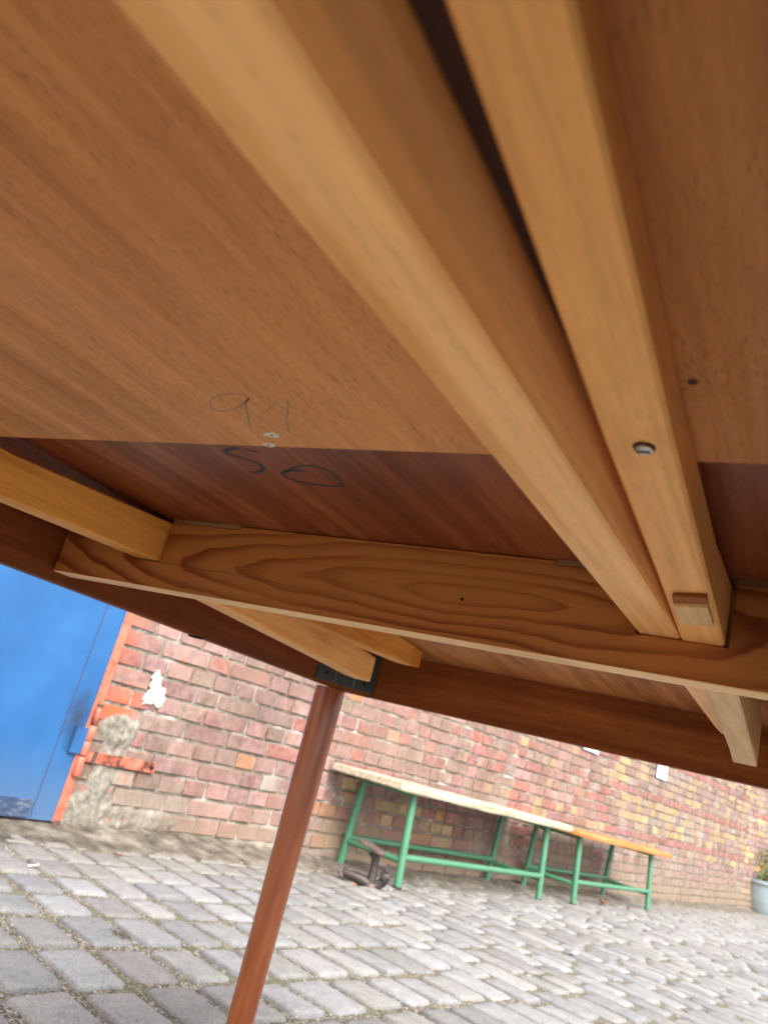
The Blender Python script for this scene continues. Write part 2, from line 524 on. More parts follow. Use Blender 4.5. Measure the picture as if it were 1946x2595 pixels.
k = NT('courtyard ground')
geo = k.n('ShaderNodeNewGeometry').outputs['Position']
n1 = k.noise(geo, 9, 6, 0.65)
k.set('Base Color', k.ramp(n1, [(0.35, (0.24, 0.225, 0.195)), (0.65, (0.36, 0.35, 0.32))])); k.set('Roughness', 0.9)
M['ground'] = k.m

# blue door paint
k = NT('blue door paint')
c = k.co()
n1 = k.noise(c, 3.0, 5, 0.6); n2 = k.noise(c, 18, 5, 0.65); n3 = k.noise(k.mp(c, loc=(5, 1, 2)), 9, 3, 0.5)
cc = k.ramp(n1, [(0.33, (0.010, 0.078, 0.225)), (0.55, (0.015, 0.100, 0.275)), (0.75, (0.024, 0.130, 0.33))])
cc = k.mix(k.ramp(n3, [(0.66, 0), (0.70, 0.6)]), cc, (0.010, 0.095, 0.36))
cc = k.mix(k.ramp(n2, [(0.70, 0), (0.74, 0.5)]), cc, (0.30, 0.26, 0.20))
sep = k.n('ShaderNodeSeparateXYZ', {0: c})
lo = k.n('ShaderNodeMapRange', {'Value': k.math('ADD', sep.outputs[2], k.math('MULTIPLY', n2, 0.12)), 'From Min': 0.03, 'From Max': 0.34, 'To Min': 0.75, 'To Max': 0.0}).outputs[0]
cc = k.mix(lo, cc, (0.09, 0.15, 0.23))
d = k.n('ShaderNodeVectorMath', {0: k.mp(c, (1, 1, 0.42)), 1: (-0.075, 0.0, 0.155)}, operation='DISTANCE').outputs['Value']
bl = k.n('ShaderNodeMapRange', {'Value': k.math('ADD', d, k.math('MULTIPLY', k.math('SUBTRACT', n2, 0.5), 0.05)), 'From Min': 0.02, 'From Max': 0.062, 'To Min': 0.9, 'To Max': 0.0}).outputs[0]
cc = k.mix(bl, cc, (0.018, 0.022, 0.035))
k.set('Base Color', cc)
k.set('Roughness', 0.42)
k.bump(n1, 0.3, 0.01)
M['blue'] = k.m
k = NT('scraped kick plate')
c = k.co(); n1 = k.noise(k.mp(c, (6, 6, 20)), 2.0, 6, 0.7)
k.set('Base Color', k.ramp(n1, [(0.35, (0.012, 0.025, 0.07)), (0.54, (0.035, 0.06, 0.12)), (0.70, (0.20, 0.22, 0.25))]))
k.set('Roughness', 0.5)
M['kick'] = k.m
def orange_mat(name, rusty):
    k = NT(name)
    c = k.co(); n = k.noise(c, 22, 5, 0.65)
    k.set('Base Color', k.ramp(n, [(0.43 - 0.17 * (1 - rusty), (0.10, 0.03, 0.018)), (0.56 - 0.14 * (1 - rusty), (0.44, 0.115, 0.065)), (0.75, (0.56, 0.185, 0.12))]))
    k.set('Roughness', 0.5)
    return k.m
M['orange'] = orange_mat('orange primer', 0.0)
M['orange_rust'] = orange_mat('rusty orange primer', 1.0)
M['rust'] = plain('rusted iron', (0.095, 0.055, 0.042), 0.75, var=0.6, sc=28, bump=0.5)
M['cast'] = plain('cast iron', (0.060, 0.047, 0.044), 0.5, 0.35, var=0.5, sc=24, bump=0.4)
M['cast_worn'] = plain('worn cast iron', (0.13, 0.092, 0.082), 0.5, 0.2, var=0.3, sc=24, bump=0.3)
M['zinc'] = plain('blue grey glazed pot', (0.33, 0.40, 0.43), 0.28, 0.1, var=0.15, sc=9)
M['paint'] = plain('white paint', (0.46, 0.42, 0.36), 0.7, var=0.1, sc=40, bump=0.4)
M['paper'] = plain('white sign sheet', (0.80, 0.82, 0.84), 0.5, var=0.03)
M['frame_grey'] = plain('grey sign edge', (0.12, 0.16, 0.20), 0.5)
M['threshold'] = plain('old threshold timber', (0.16, 0.11, 0.07), 0.8, var=0.5, sc=20)
M['black'] = plain('dark void', (0.008, 0.008, 0.009), 0.9)
M['leafg'] = plain('dull green leaf', (0.075, 0.115, 0.025), 0.6, var=0.5, sc=30)
M['stem'] = plain('pale stem', (0.30, 0.30, 0.16), 0.7)
M['soil'] = plain('pot soil', (0.04, 0.028, 0.018), 0.95)
M['deadleaf'] = plain('dead leaf', (0.30, 0.10, 0.04), 0.8, var=0.4)
M['twig'] = plain('dry twig', (0.30, 0.23, 0.15), 0.8)
M['stone_bit'] = plain('loose pebble', (0.40, 0.36, 0.31), 0.85, var=0.5, sc=8)

# ------------------------------------------------------------------ setting frame: the wall runs along E1, the courtyard lies on its E2 side
E1 = Vector((0.16472, 0.98634, 0))
E2 = Vector((0.98634, -0.16472, 0))
W0 = Vector((-2.3956, 2.170, 0))
def WP(s, d, z): return W0 + E1 * s + E2 * d + Vector((0, 0, z))
def wg(s, d=0.0): return gz(W0.y + E1.y * s + E2.y * d)

# ground sheet
bm = bmesh.new()
vs = []
for i, y in enumerate((-200, -20, 20, 200)):
    vs.append([bm.verts.new((x, y, gz(max(-20, min(20, y))) - 0.05)) for x in (-200, 200)])
for a, b in zip(vs, vs[1:]): bm.faces.new((a[0], a[1], b[1], b[0]))
tag(obj('ground', bm, M['ground']), kind='structure')

# joint bed of the paving: rippled sheet
def grid_mesh(name, us, vsn, fn):
    nu, nv = len(us), len(vsn)
    co = np.empty((nu * nv, 3), dtype=np.float32)
    i = 0
    for u in us:
        for v in vsn:
            co[i] = fn(u, v); i += 1
    a = np.arange((nu - 1) * (nv - 1))
    r, c2 = a // (nv - 1), a % (nv - 1)
    q = np.stack([r * nv + c2, (r + 1) * nv + c2, (r + 1) * nv + c2 + 1, r * nv + c2 + 1], 1)
    me = bpy.data.meshes.new(name)
    me.from_pydata(co.tolist(), [], q.tolist())
    return me
def bed_fn(u, v):
    p = WP(u, v, 0)
    h = noise.fractal(Vector((u * 14, v * 14, 0.3)), 0.6, 2.0, 3) * 0.0035
    p.z = gz(p.y) + h - 0.0025
    return p
us = list(np.arange(-3.2, 4.0, 0.025)) + list(np.arange(4.0, 16.01, 0.12))
vv_ = list(np.arange(0.0, 3.0, 0.025)) + list(np.arange(3.0, 8.01, 0.25))
bed = grid_mesh('pavement', us, vv_, bed_fn)
pave = obj('pavement', bed, M['grit'])
smooth(pave, 180)
tag(pave, kind='structure')

# dirt apron along the foot of the wall
def dirt_fn(u, v):
    p = WP(u, v, 0)
    t = max(0.0, 1 - v / 0.27)
    mound = 0.030 * math.exp(-((u - 0.7) / 0.9) ** 2) + 0.008
    h = noise.fractal(Vector((u * 9, v * 9, 2.1)), 0.7, 2.0, 4)
    p.z = gz(p.y) + mound * t ** 1.3 + 0.009 * h * (0.35 + t) + 0.010 * min(1, t * 5) - 0.004
    return p
edge = [0.30 + 0.05 * noise.noise(Vector((u * 2.1, 0, 5))) for u in us]
d_us = [u for u in us if u < 12.2]
dirt = grid_mesh('dirt_strip', d_us, list(np.linspace(-0.02, 0.30, 18)), dirt_fn)
smooth(tag(obj('dirt_strip', dirt, M['dirt']), kind='structure'), 180)

# ---- setts
def sett_mesh(i):
    r = random.Random(100 + i)
    n = 16
    bm = bmesh.new()
    ex = r.uniform(0.13, 0.30)
    prof = [(1.0, -0.055), (1.0, -0.006), (0.96, 0.0035), (0.86, 0.0065), (0.45, 0.0085)]
    ang = [2 * math.pi * (k + 0.5) / n for k in range(n)]
    wob = [1 + r.uniform(-0.055, 0.03) for _ in range(n)]
    tx, ty = r.uniform(-0.0018, 0.0018), r.uniform(-0.0018, 0.0018)
    rings = []
    for s, z in prof:
        ring = []
        for a, wv in zip(ang, wob):
            ca, sa = math.cos(a), math.sin(a)
            x = math.copysign(abs(ca) ** ex, ca) * 0.5 * s * wv
            y = math.copysign(abs(sa) ** ex, sa) * 0.5 * s * wv
            ring.append(bm.verts.new((x, y, z + (x * tx * 2 + y * ty * 2 if z > -0.02 else 0))))
        rings.append(ring)
    for a, b in zip(rings, rings[1:]):
        for q in range(n):
            j = (q + 1) % n
            bm.faces.new((a[q], a[j], b[j], b[q]))
    bm.faces.new(rings[-1])
    me = bpy.data.meshes.new('cobblestone')
    bm.to_mesh(me); bm.free()
    me.materials.append(M['cobble_o'])
    for p in me.polygons: p.use_smooth = True
    return me
SETT = [sett_mesh(i) for i in range(10)]
setts = []
ROWB = [0.10, 0.27]
while ROWB[-1] < 8.0:
    ROWB.append(ROWB[-1] + (rnd.uniform(0.168, 0.185) if ROWB[-1] < 0.9 else rnd.uniform(0.20, 0.225)))
u = -3.0
ci = 0
while u < 15.2:
    wd = rnd.choice((0.12, 0.13, 0.135, 0.14)) * rnd.uniform(0.97, 1.03)
    wd *= 1.08 - 0.17 * min(1.0, max(0.0, (u - 0.4) / 1.0))
    mixf = min(1.0, max(0.0, (u - 0.3) / 0.8))     # regular courses near the door, looser farther along
    jit = 0.005 + 0.036 * mixf
    bnd = [b + rnd.uniform(-jit, jit) + mixf * 0.055 * math.sin(ci * 2.4) for b in ROWB]
    for a_, b_ in zip(bnd, bnd[1:]):
        dep = b_ - a_
        cv = (a_ + b_) / 2
        cu = u + wd / 2 - 0.10 * cv + 0.006 * math.sin(cv * 2.1) + rnd.uniform(-0.003, 0.003)
        p = WP(cu, cv + 0.012 * math.sin(cu * 1.3), 0)
        g_ = rnd.uniform(0.017, 0.024) + 0.004 * mixf + (0.007 if cv > 0.6 and u < 0.4 else 0)
        t = rnd.random()
        lum = rnd.uniform(0.20, 0.305)
        if t < 0.45: c_ = (lum * 0.985, lum * 0.995, lum * 1.0)
        elif t < 0.88: c_ = (lum * 1.01, lum * 1.0, lum * 0.95)
        else: c_ = (lum * 1.02, lum * 0.975, lum * 0.955)
        wear = min(1.0, max(0.0, 1 - (cv - 0.25) / 0.45))
        c_ = tuple(a * (1 - 0.6 * wear) + b * 0.6 * wear for a, b in zip(c_, (0.19, 0.17, 0.14)))
        setts.append((p.x, p.y, gz(p.y) + rnd.uniform(-0.002, 0.002) - 0.003 * wear, wd - g_, dep - g_, rnd.uniform(-0.018, 0.018), rnd.uniform(-0.008, 0.008), rnd.uniform(-0.008, 0.008), c_))
    u += wd
    ci += 1
def vis_area(p, w_, h_):
    q = proj(p)
    if q is None or not (-60 < q[0] < PW + 60 and 1950 < q[1] < PH + 60): return 0
    d2 = p[0] ** 2 + p[1] ** 2 + p[2] ** 2
    return w_ * h_ * abs(p[2]) / d2 ** 1.5
ranked = sorted(range(len(setts)), key=lambda i: -vis_area(setts[i][:3], setts[i][3], setts[i][4]))
top = set(i for i in ranked[:300] if vis_area(setts[i][:3], 1, 1) > 0)
ang0 = math.atan2(E1.y, E1.x)
va_, fa_, ca_ = [], [], []
for i, (x, y, z, wd, dep, a, b, c_, tone) in enumerate(setts):
    me = SETT[(i * 7919 + i // 13) % 10]
    mt = Matrix.Translation((x, y, z)) @ Matrix.Rotation(ang0 + a, 4, 'Z') @ Matrix.Rotation(b, 4, 'X') @ Matrix.Rotation(c_, 4, 'Y') @ Matrix(((1, 0.10, 0, 0), (0, 1, 0, 0), (0, 0, 1, 0), (0, 0, 0, 1))) @ Matrix.Diagonal((wd, dep, 1, 1))
    if i in top:
        o = bpy.data.objects.new('cobblestone', me)
        col.objects.link(o)
        o.parent = pave
        o.matrix_local = mt
        o.color = (*tone, 1)
    else:
        base = len(va_)
        va_.extend([tuple(mt @ vtx.co) for vtx in me.vertices])
        for p in me.polygons:
            fa_.append([base + q for q in p.vertices])
        ca_.extend([(*tone, 1)] * len(me.vertices))
me = bpy.data.meshes.new('cobblestone_field')
me.from_pydata(va_, [], fa_)
at = me.color_attributes.new('tone', 'FLOAT_COLOR', 'POINT')
at.data.foreach_set('color', np.array(ca_, dtype=np.float32).ravel())
o = obj('cobblestone_field', me, M['cobble_v'], pave)
smooth(o, 180)
o['kind'] = 'stuff'

# loose grit and pebbles, thick along the wall
bm = bmesh.new()
for i in range(2600):
    if i < 1300:
        s_, d_ = rnd.uniform(-0.4, 7), abs(rnd.gauss(0, 0.13)) + 0.01
    else:
        s_, d_ = rnd.uniform(-1.8, 4.5), rnd.uniform(0.2, 2.6)
    p = WP(s_, d_, 0)
    big = rnd.random() ** 5
    r = 0.0016 + 0.006 * big
    p.z = gz(p.y) + (0.012 * max(0, 1 - d_ / 0.25) + 0.004 if d_ < 0.3 else 0.001)
    vs_ = []
    for k_ in range(6):
        vs_.append(bm.verts.new(p + Vector((rnd.uniform(-1, 1), rnd.uniform(-1, 1), rnd.uniform(-0.3, 0.9))) * r))
    try:
        bmesh.ops.convex_hull(bm, input=vs_)
    except Exception:
        pass
tag(obj('gravel', bm, M['stone_bit']), kind='stuff')

# ------------------------------------------------------------------ brick wall
def tone_for(s, z, course):
    t = rnd.random()
    y = W0.y + E1.y * s
    purple = (0.27, 0.125, 0.115); pinkish = (0.335, 0.185, 0.165); red = (0.34, 0.115, 0.090)
    brown = (0.25, 0.165, 0.125); yellow = (0.46, 0.31, 0.14); orange = (0.50, 0.20, 0.08); grey = (0.31, 0.25, 0.215)
    if y < 3.5:
        pal = [purple] * 9 + [pinkish] * 10 + [red] * 3 + [brown] * 5 + [orange] + [grey] * 2
    elif y < 4.8:
        pal = [purple] * 5 + [pinkish] * 5 + [red] * 5 + [brown] * 4 + [yellow] * 1 + [orange] * 1
        if z < -0.22: pal = [brown] * 2 + [yellow] * 4 + [red] * 3 + [orange] + [purple]
    elif y < 7.2:
        pal = [pinkish] * 5 + [red] * 5 + [purple] * 3 + [yellow] * 2 + [brown] * 4 + [grey] * 3
        if z < -0.2: pal = [brown] * 4 + [red] * 3 + [purple] * 3 + [grey] * 2
    else:
        pal = [brown] * 5 + [yellow] * 9 + [grey] * 4 + [pinkish] * 2
        if course % 5 == 2: pal = [red] * 6 + [purple]
        if z < -0.25: pal = [brown] * 4 + [grey] * 5 + [pinkish] * 2
    c_ = rnd.choice(pal)
    f_ = rnd.uniform(0.64, 1.04)
    return tuple(a * f_ * rnd.uniform(0.95, 1.05) for a in c_)
def brick_mesh(i):
    """unit brick: x along wall, y out of wall (front at +), z up; worn edges"""
    r = random.Random(500 + i)
    bm = bmesh.new()
    def rg(sx, sz, y, j):
        ring = []
        for (x, z) in ((-1, -1), (-0.25, -1), (0.4, -1), (1, -1), (1, 0.1), (1, 1), (0.3, 1), (-0.35, 1), (-1, 1), (-1, -0.1)):
            ring.append(bm.verts.new((x * 0.5 * sx + r.uniform(-j, j), y + r.uniform(-j, j) * 0.06, z * 0.5 * sz + r.uniform(-j, j))))
        return ring
    R = [rg(1, 1, -0.05, 0), rg(1, 1, -0.005, 0.012), rg(0.965, 0.90, 0.0, 0.014)]
    for a, b in zip(R, R[1:]):
        for q in range(10):
            j = (q + 1) % 10
            bm.faces.new((a[q], b[q], b[j], a[j]))
    bm.faces.new(R[-1][::-1])
    bmesh.ops.recalc_face_normals(bm, faces=bm.faces)
    me = bpy.data.meshes.new('brick')
    bm.to_mesh(me); bm.free()
    me.materials.append(M['brick_o'])
    return me
BR = [brick_mesh(i) for i in range(10)]
wall = empty('brick_wall', WP(0, 0, wg(0)))
tag(wall, 'weathered red and yellow brick courtyard wall running behind the green benches', 'wall')
DOOR_S0, DOOR_S1, DOOR_TOP = -1.12, 0.0, 1.55
CH = 0.0745
bricks = []
zc0 = 0.060 - CH * 10
for cidx in range(0, 42):
    z0 = zc0 + cidx * CH
    header = cidx % 2 == 0
    s = -3.2 + (0.0 if header else 0.064)
    # a door jamb break: restart the bond at s=0
    segs = [(-3.2, DOOR_S0 if z0 < DOOR_TOP else 0.012), (0.012, 9.9)]
    for si, (a, b) in enumerate(segs):
        s = a
        first = True
        while s < b - 0.03:
            L = (0.128 if header else 0.252) * rnd.uniform(0.97, 1.03)
            if rnd.random() < 0.22 and not header: L = 0.128 if not header else 0.252
            if first and not header and si == 1: L = 0.19
            first = False
            L = min(L, b - s)
            if b - (s + L) < 0.05: L = b - s
            zc = z0 + CH / 2
            if zc + CH / 2 > wg(s + L / 2) - 0.02 and L > 0.035:
                bricks.append((s + L / 2, zc + rnd.uniform(-0.0015, 0.0015), L - rnd.uniform(0.011, 0.017), CH - rnd.uniform(0.011, 0.016),
                               rnd.uniform(-0.003, 0.004), rnd.uniform(-0.008, 0.008), rnd.uniform(-0.02, 0.02), tone_for(s, zc, cidx)))
            s += L
def apron_hides(px, py):
    return (py < 1425 + 0.3766 * px - 25) if px < 850 else (py < 1549 + 0.232 * px - 18)
def b_area(b):
    p = WP(b[0], 0, b[1])
    q = proj(p)
    if q is None or not (0 <= q[0] <= PW) or q[1] > PH or apron_hides(*q): return 0
    d = p.length
    return b[2] * b[3] * abs(p.normalized().dot(E2)) / d ** 2
rk = sorted(range(len(bricks)), key=lambda i: -b_area(bricks[i]))
topb = set(i for i in rk[:300] if b_area(bricks[i]) > 0)
wrot = Matrix(((E1.x, E2.x, 0), (E1.y, E2.y, 0), (0, 0, 1))).to_4x4()
va_, fa_, ca_ = [], [], []
for i, (s, z, L, H_, dd_, ro, yw, tone) in enumerate(bricks):
    me = BR[i % 10]
    p = WP(s, dd_ + 0.0, z)
    mt = Matrix.Translation(p) @ wrot @ Matrix.Rotation(ro, 4, 'Y') @ Matrix.Rotation(yw, 4, 'Z') @ Matrix.Diagonal((L, 1, H_, 1))
    if i in topb:
        o = bpy.data.objects.new('brick', me)
        col.objects.link(o)
        o.parent = wall
        o.matrix_local = Matrix.Translation(-Vector(wall.location)) @ mt
        o.color = (*tone, 1)
    else:
        base = len(va_)
        va_.extend([tuple(mt @ vtx.co) for vtx in me.vertices])
        for pl in me.polygons: fa_.append([base + q for q in pl.vertices])
        ca_.extend([(*tone, 1)] * len(me.vertices))
me = bpy.data.meshes.new('brickwork')
me.from_pydata(va_, [], fa_)
at = me.color_attributes.new('tone', 'FLOAT_COLOR', 'POINT')
at.data.foreach_set('color', np.array(ca_, dtype=np.float32).ravel())
o = obj('brickwork', me, M['brick_v'], wall)
o['kind'] = 'stuff'

# mortar: recessed between the bricks, smeared over them in places, cement patches by the hinge and foot
PATCH = [(0.13, -0.18, 0.075, 0.062, 0.020), (0.13, -0.34, 0.055, 0.10, 0.019), (0.10, -0.47, 0.11, 0.05, 0.019),
         (0.26, -0.50, 0.30, 0.035, 0.014), (0.05, -0.55, 0.2, 0.04, 0.02), (1.2, -0.60, 1.0, 0.05, 0.013)]
def mort_fn(s, z):
    f_ = noise.fractal(Vector((s * 26, 1.7, z * 26)), 0.6, 2.0, 4)
    g2 = noise.noise(Vector((s * 3.2, 9.1, z * 5.0)))
    d_ = -0.0075 + 0.0055 * f_ + 0.0055 * max(0, g2)
    for (ps, pz, rs, rz, hh) in PATCH:
        q = ((s - ps) / rs) ** 2 + ((z - pz) / rz) ** 2
        q += 0.8 * noise.noise(Vector((s * 22, 4.4, z * 22)))
        if q < 1.6: d_ += hh * max(0, min(1, (1.6 - q) / 0.8)) * (0.75 + 0.3 * noise.noise(Vector((s * 60, 0, z * 60))))
    return WP(s, min(d_, 0.012), z)
ms = list(np.arange(0.004, 2.0, 0.0075)) + list(np.arange(2.0, 5.0, 0.014)) + list(np.arange(5.0, 9.92, 0.03))
mz = list(np.arange(-0.72, 0.34, 0.0105)) + list(np.arange(0.34, 0.75, 0.04)) + [2.4]
me = grid_mesh('mortar_bed', ms, mz, mort_fn)
o = obj('mortar_bed', me, M['mortar'], wall)
smooth(o, 180)
bm = bmesh.new()
def wall_box(bm, s0, s1, d0, d1, z0, z1):
    vs_ = [bm.verts.new(WP(s, d, z)) for z in (z0, z1) for d in (d0, d1) for s in (s0, s1)]
    for f in ((0, 2, 3, 1), (4, 5, 7, 6), (0, 1, 5, 4), (1, 3, 7, 5), (3, 2, 6, 7), (2, 0, 4, 6)):
        bm.faces.new([vs_[i] for i in f])
    bmesh.ops.recalc_face_normals(bm, faces=bm.faces)
wall_box(bm, 0.006, 9.9, -0.34, -0.014, -0.9, 2.42)
wall_box(bm, -3.2, DOOR_S0, -0.34, -0.009, -0.9, 2.42)
wall_box(bm, DOOR_S0 + 0.001, 0.004, -0.34, -0.009, DOOR_TOP, 2.42)
obj('wall_core', bm, M['mortar'], wall)
# white paint splash
bm = bmesh.new()
sp = [(0.19, 0.135), (0.205, 0.132), (0.222, 0.10), (0.232, 0.055), (0.262, 0.035), (0.262, 0.01), (0.278, -0.015), (0.268, -0.055), (0.255, -0.068), (0.236, -0.062),
      (0.226, -0.045), (0.212, -0.058), (0.185, -0.064), (0.165, -0.050), (0.168, -0.02), (0.185, 0.01), (0.180, 0.055), (0.184, 0.10)]
sp = [(a + 0.02, b * 0.72 - 0.015) for a, b in sp]
cen = bm.verts.new(WP(0.235, 0.0085, -0.02))
inn, outr = [], []
for (a, b) in spline(sp + [sp[0]], 3)[:-1]:
    j = 0.010 * noise.noise(Vector((a * 130, b * 130, 1)))
    outr.append(bm.verts.new(WP(a + j, -0.002, b + j)))
    inn.append(bm.verts.new(WP(0.235 + (a + j - 0.235) * 0.93, 0.0075 + 0.0015 * noise.noise(Vector((a * 50, b * 50, 3))), -0.02 + (b + j + 0.02) * 0.93)))
n_ = len(inn)
for i in range(n_):
    j = (i + 1) % n_
    bm.faces.new((outr[i], outr[j], inn[j], inn[i])); bm.faces.new((inn[i], inn[j], cen))
bmesh.ops.recalc_face_normals(bm, faces=bm.faces)
smooth(obj('paint_splash', bm, M['paint'], wall), 60)

# second wall section, set back beyond the corner at the far right
F1_ = Vector((math.cos(math.radians(66)), math.sin(math.radians(66)), 0)); F2_ = Vector((F1_.y, -F1_.x, 0))
C0 = WP(9.92, -0.02, 0)
wall2 = empty('brick_wall', (C0.x, C0.y, gz(C0.y)))
tag(wall2, 'yellow brown brick wall section beyond the corner, behind the blue grey planter', 'wall')
va_, fa_, ca_ = [], [], []
w2 = Matrix(((F1_.x, F2_.x, 0), (F1_.y, F2_.y, 0), (0, 0, 1))).to_4x4()
for cidx in range(0, 40):
    z0 = zc0 - 0.15 + cidx * CH
    s = 0.0
    while s < 6:
        L = 0.128 if cidx % 2 else 0.252
        c_ = rnd.choice([(0.25, 0.155, 0.11), (0.45, 0.29, 0.12), (0.30, 0.235, 0.195), (0.28, 0.17, 0.13)]) if cidx % 5 != 2 else rnd.choice([(0.34, 0.11, 0.09), (0.22, 0.13, 0.14)])
        f_ = rnd.uniform(0.8, 1.2)
        mt = Matrix.Translation(C0 + F1_ * (s + L / 2) + Vector((0, 0, z0 + CH / 2)) + F2_ * rnd.uniform(-0.003, 0.003)) @ w2 @ Matrix.Diagonal((L - 0.013, 1, CH - 0.012, 1))
        m_ = BR[rnd.randrange(10)]
        base = len(va_)
        va_.extend([tuple(mt @ vtx.co) for vtx in m_.vertices])
        for pl in m_.polygons: fa_.append([base + q for q in pl.vertices])
        ca_.extend([(c_[0] * f_, c_[1] * f_, c_[2] * f_, 1)] * len(m_.vertices))
        s += L
me = bpy.data.meshes.new('brickwork')
me.from_pydata(va_, [], fa_)
at = me.color_attributes.new('tone', 'FLOAT_COLOR', 'POINT')
at.data.foreach_set('color', np.array(ca_, dtype=np.float32).ravel())
o = obj('brickwork', me, M['brick_v'], wall2)
o['kind'] = 'stuff'
bm = bmesh.new()
vs_ = [bm.verts.new(C0 + F1_ * s + F2_ * d + Vector((0, 0, z))) for z in (-1.0, 2.42) for d in (-0.34, -0.008) for s in (0, 6)]
for f in ((0, 2, 3, 1), (4, 5, 7, 6), (0, 1, 5, 4), (1, 3, 7, 5), (3, 2, 6, 7), (2, 0, 4, 6)):
    bm.faces.new([vs_[i] for i in f])
bmesh.ops.recalc_face_normals(bm, faces=bm.faces)
obj('wall_core', bm, M['mortar'], wall2)

# ------------------------------------------------------------------ blue door (local frame: x along wall, y outwards, z up)
def local_root(name, loc, ang, pitch=0.0):
    return empty(name, loc, (0, -pitch, ang))
dz0 = -0.545
door = local_root('door', WP(0, 0, dz0), ang0)
door.rotation_mode = 'XYZ'
# local +x = E1, local +y = left of E1 = into the wall, so the courtyard side is -y
tag(door, 'blue painted steel door with orange hinge edge, scuffed at the foot', 'door')
o = obj('door_panel', box(-1.10, -0.028, -0.022, 0.02, 0.012, 2.06, 0.004, 2), M['blue'], door, False)
obj('door_skin', box(-0.118, -0.030, -0.0262, -0.0222, 0.014, 2.05, 0.001), M['blue'], door, False)
bm = bmesh.new(); tube(bm, [(-0.1185, -0.0242, 0.05), (-0.1185, -0.0242, 2.0)], 0.0011, 6)
obj('seam_rust', bm, M['rust'], door, False)
for z_ in (0.02, 0.40, 0.78, 1.2, 1.7):
    for x_ in (-0.045, -0.105):
        bm = bmesh.new(); tube(bm, [(x_, -0.0262, z_ + 0.02), (x_, -0.0285, z_ + 0.02)], [0.0045, 0.003], 10)
        obj('rivet', bm, M['blue'], door, False)
obj('kick_plate', box(-1.08, -0.135, -0.036, -0.0222, 0.018, 0.078, 0.005, 2), M['kick'], door, False)
obj('door_frame', box(-0.032, 0.0035, -0.030, 0.01, 0.015, 2.08, 0.003, 2), M['orange'], door, False)
bm = bmesh.new(); tube(bm, [(-0.012, -0.02, -0.055), (-0.012, -0.02, 0.02)], [0.024, 0.017], 10)
obj('frame_foot', bm, M['rust'], door, False)
obj('threshold', box(-1.10, -0.03, -0.05, 0.06, -0.075, -0.035, 0.006), M['threshold'], door, False)
obj('door_recess', box(-1.115, -0.03, 0.03, 0.20, -0.06, 2.08), M['black'], door, False)
hinge = None
def barrel(z0, z1, name, mat, r=0.0135):
    bm = bmesh.new()
    tube(bm, [(-0.010, -0.040, z0), (-0.010, -0.040, z0 + 0.003), (-0.010, -0.040, z1 - 0.003), (-0.010, -0.040, z1)], [r * 0.86, r, r, r * 0.86], 14)
    return smooth(obj(name, bm, mat, hinge, False), 40)
hinge = obj('hinge', box(-0.072, -0.012, -0.042, -0.027, 0.258, 0.352, 0.003), M['blue'], door, False)
barrel(0.368, 0.432, 'hinge_barrel', M['orange_rust'])
barrel(0.310, 0.364, 'hinge_barrel', M['orange'], 0.0150)
barrel(0.256, 0.306, 'hinge_barrel', M['orange'], 0.0145)
barrel(0.180, 0.250, 'hinge_barrel', M['orange'], 0.0150)
bm = bmesh.new(); tube(bm, [(-0.010, -0.040, 0.43), (-0.010, -0.040, 0.447)], 0.011, 10)
obj('hinge_pin', bm, M['rust'], hinge, False)
strap = obj('wall_strap', box(0.006, 0.345, -0.017, -0.009, 0.232, 0.272, 0.0015), M['orange_rust'], door, False)
bm = bmesh.new(); tube(bm, [(0.325, -0.023, 0.252), (0.325, -0.016, 0.252)], 0.009, 6)
obj('bolt_head', bm, M['black'], strap, False)
obj('strap_collar', box(0.048, 0.064, -0.021, -0.0172, 0.230, 0.274, 0.001), M['rust'], strap, False)

# ------------------------------------------------------------------ signs on the wall
def sign(s0, s1, z0, z1, label, pen=False):
    r = empty('notice', WP((s0 + s1) / 2, 0.012, z0))
    tag(r, label, 'sign')
    def wb(a, b, d0, d1, c_, e):
        bm = bmesh.new(); wall_box(bm, a, b, d0, d1, c_, e); return bm
    obj('sheet', wb(s0, s1, 0.0125, 0.0165, z0, z1), M['paper'], r)
    obj('backing', wb(s0 - 0.006, s1 + 0.003, 0.006, 0.012, z0 - 0.005, z1 + 0.004), M['frame_grey'], r)
    if pen:
        obj('edge_line', wb(s0 + 0.022, s0 + 0.032, 0.0168, 0.0176, z0 + 0.09, z1 - 0.02), M['frame_grey'], r)
sA = (ray(1475, 1897), ray(1512, 1912), ray(1660, 1968), ray(1684, 1980))
def wall_s(r_):
    t = (W0.dot(E2)) / r_.dot(E2)
    p = r_ * t
    return (p - W0).dot(E1), p.z
a0, a1, b0, b1 = [wall_s(r_) for r_ in sA]
sign(a0[0], a1[0], (a0[1] + a1[1]) / 2, a0[1] + 0.25, 'small white notice on the brick wall, left of the two notices')
sign(b0[0], b1[0], (b0[1] + b1[1]) / 2, b0[1] + 0.25, 'tall white notice with a thin grey line, right of the two, on the yellow bricks', True)

